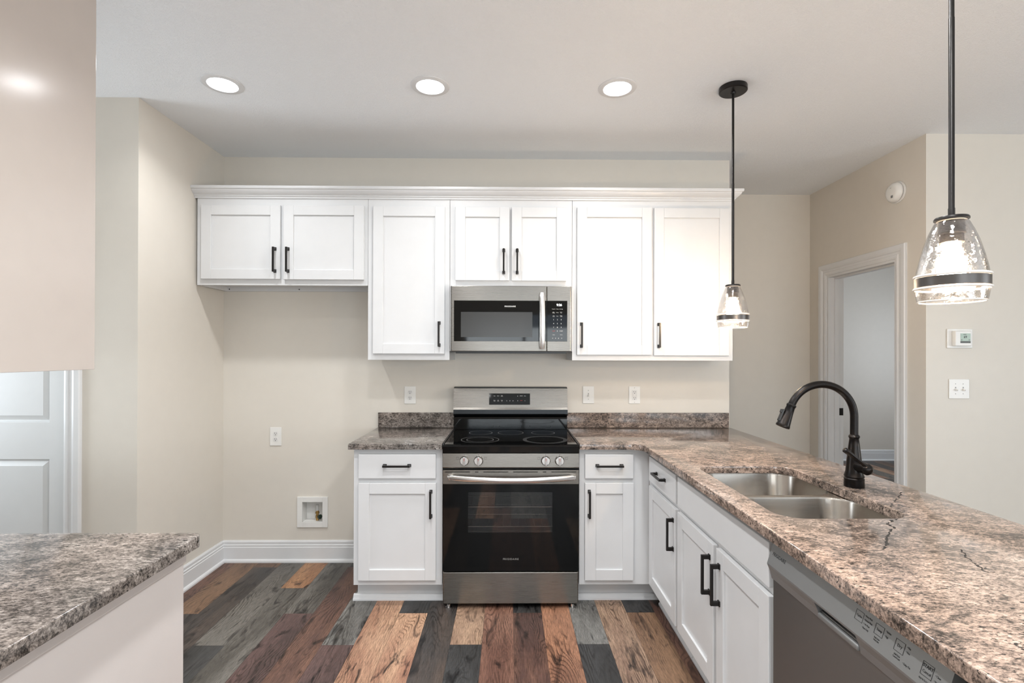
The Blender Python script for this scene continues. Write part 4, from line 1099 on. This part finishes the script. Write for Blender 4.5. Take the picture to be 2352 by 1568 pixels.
bm = B(); box(bm, -0.006, 0.006, -0.0085, -0.0076, -0.006, -0.001, 0.0003); box(bm, -0.006, 0.006, -0.0085, -0.0076, 0.001, 0.006, 0.0003); obj('reset_button', bm, PLASTIC, s_, local=True)
# double switch + thermostat on the living wall
YW = -0.4446
r = plate_base('light_switch', 'white double toggle switch below the thermostat on the right wall', 'light switch', 2.701, 1.212, 0.124, 0.118, YW); toggle(r, -0.023); toggle(r, 0.023)
th = thing('thermostat', 'white thermostat with small green-grey screen above the double switch', 'thermostat', (2.703, YW, 1.515))
bm = B(); box(bm, -0.077, 0.077, -0.008, -0.0006, -0.058, 0.058, 0.003, 3); obj('back_plate', bm, PLASTIC, th, local=True)
bm = B(); box(bm, -0.050, 0.048, -0.034, -0.008, -0.046, 0.046, 0.005, 3); bd = obj('body', bm, PLASTIC, th, local=True)
bm = B(); box(bm, -0.021, 0.040, -0.0350, -0.0335, -0.016, 0.030, 0.0004); sc_ = obj('screen', bm, LCD, bd, local=True, label='green-grey screen')
bm = B(); box(bm, -0.021, 0.040, -0.0352, -0.0335, -0.028, -0.0162, 0.0003); obj('button_strip', bm, LCDD, bd, local=True)
bm = B(); text_bm(bm, '69', 0.020, face_minus_y(0.008, -0.0353, 0.008), 0.01); box(bm, -0.004, 0.014, -0.0353, -0.0351, 0.022, 0.0245); box(bm, -0.018, -0.010, -0.0353, -0.0351, -0.010, -0.007); box(bm, 0.028, 0.036, -0.0353, -0.0351, -0.010, -0.007); obj('digits', bm, BLACKINK, sc_, local=True)
# smoke detector on the right wall (faces -x)
sm = thing('smoke_detector', 'round white smoke detector high on the wall above the doorway', 'smoke detector', (2.503, -0.225, 2.465))
bm = B(); lathe(bm, [(0, 0.0005), (0.068, 0.0005), (0.070, 0.004), (0.069, 0.011), (0.064, 0.013), (0, 0.013)], mat=axis_mat((2.503, -0.225, 2.465), (-1, 0, 0)), seg=48); obj('base', bm, PLASTIC, sm, smooth=True)
bm = B(); lathe(bm, [(0.060, 0.012), (0.060, 0.0165), (0.058, 0.0165), (0, 0.0165)], mat=axis_mat((2.503, -0.225, 2.465), (-1, 0, 0)), seg=48); obj('vent_gap', bm, BLACKD, sm, smooth=True)
bm = B(); lathe(bm, [(0.063, 0.0165), (0.064, 0.020), (0.060, 0.034), (0.050, 0.046), (0.036, 0.050), (0, 0.051)], mat=axis_mat((2.503, -0.225, 2.465), (-1, 0, 0)), seg=48); cv = obj('cover', bm, PLASTIC, sm, smooth=True)
bm = B(); box(bm, 2.4515, 2.453, -0.245, -0.228, 2.427, 2.443, 0.0003); box(bm, 2.4515, 2.453, -0.232, -0.222, 2.492, 2.494); obj('sounder_grille', bm, simple('grille_grey', (0.2, 0.2, 0.2), 0.5), cv)

# recessed water supply box in the fridge space (on the wall, shallow box set into it)
wb = thing('water_valve_box', 'white recessed ice maker water box with brass valve low on the wall', 'water box', (-1.3455, 0, 0.337))
bm = B(); W2, W1 = 0.1035, 0.068
for (a, b_, c_, d_) in ((-W2, -W1, -W2, W2), (W1, W2, -W2, W2), (-W1, W1, W1, W2), (-W1, W1, -W2, -W1)): box(bm, a, b_, -0.010, -0.0006, c_, d_, 0.0015)
obj('frame', bm, PLASTIC, wb, local=True)
bm = B()
box(bm, -W1 - 0.004, -W1, -0.004, 0.075, -W1, W1); box(bm, W1, W1 + 0.004, -0.004, 0.075, -W1, W1); box(bm, -W1, W1, -0.004, 0.075, W1, W1 + 0.004); box(bm, -W1, W1, -0.004, 0.075, -W1 - 0.004, -W1); box(bm, -W1, W1, 0.071, 0.075, -W1, W1)
obj('box', bm, PLASTIC, wb, local=True)
bm = B(); lathe(bm, [(0, -0.066), (0.010, -0.066), (0.010, -0.050), (0.013, -0.048), (0.013, -0.034), (0.009, -0.032), (0.009, -0.022), (0.014, -0.020), (0.014, -0.010), (0.010, -0.008), (0.010, 0.0), (0, 0.0)], 0.020, 0.030, 8)
vv = obj('brass_valve', bm, BRASS, wb, local=True, label='brass valve')
bm = B(); lathe(bm, [(0, 0), (0.009, 0), (0.0095, 0.038), (0, 0.038)], 0.020, 0.030, 16); obj('tag_sleeve', bm, TAGW, vv, local=True)
bm = B(); lathe(bm, [(0, 0.0), (0.007, 0.0), (0.007, 0.012), (0.015, 0.014), (0.016, 0.022), (0.010, 0.026), (0, 0.026)], mat=axis_mat((0.028, 0.022, -0.040), (0.85, -0.5, 0.1)), seg=20); obj('valve_knob', bm, KNOBD, vv, local=True, smooth=True)
# the wall opening for that box
wbk = bpy.data.objects['wall_back']
cutbm = B(); box(cutbm, -1.3455 - W1 - 0.0045, -1.3455 + W1 + 0.0045, -0.02, 0.08, 0.337 - W1 - 0.0045, 0.337 + W1 + 0.0045)
bm = B()   # rebuild the wall as four blocks and a back so the niche is real
x0, x1, z0, z1 = -1.3455 - W1 - 0.0045, -1.3455 + W1 + 0.0045, 0.337 - W1 - 0.0045, 0.337 + W1 + 0.0045
cutbm.free()
box(bm, -1.954, x0, 0, WT, 0, H); box(bm, x1, 1.505, 0, WT, 0, H); box(bm, x0, x1, 0, WT, 0, z0); box(bm, x0, x1, 0, WT, z1, H); box(bm, x0, x1, 0.0765, WT, z0, z1)
bmesh.ops.remove_doubles(bm, verts=bm.verts, dist=1e-5)
bm.to_mesh(wbk.data); bm.free()
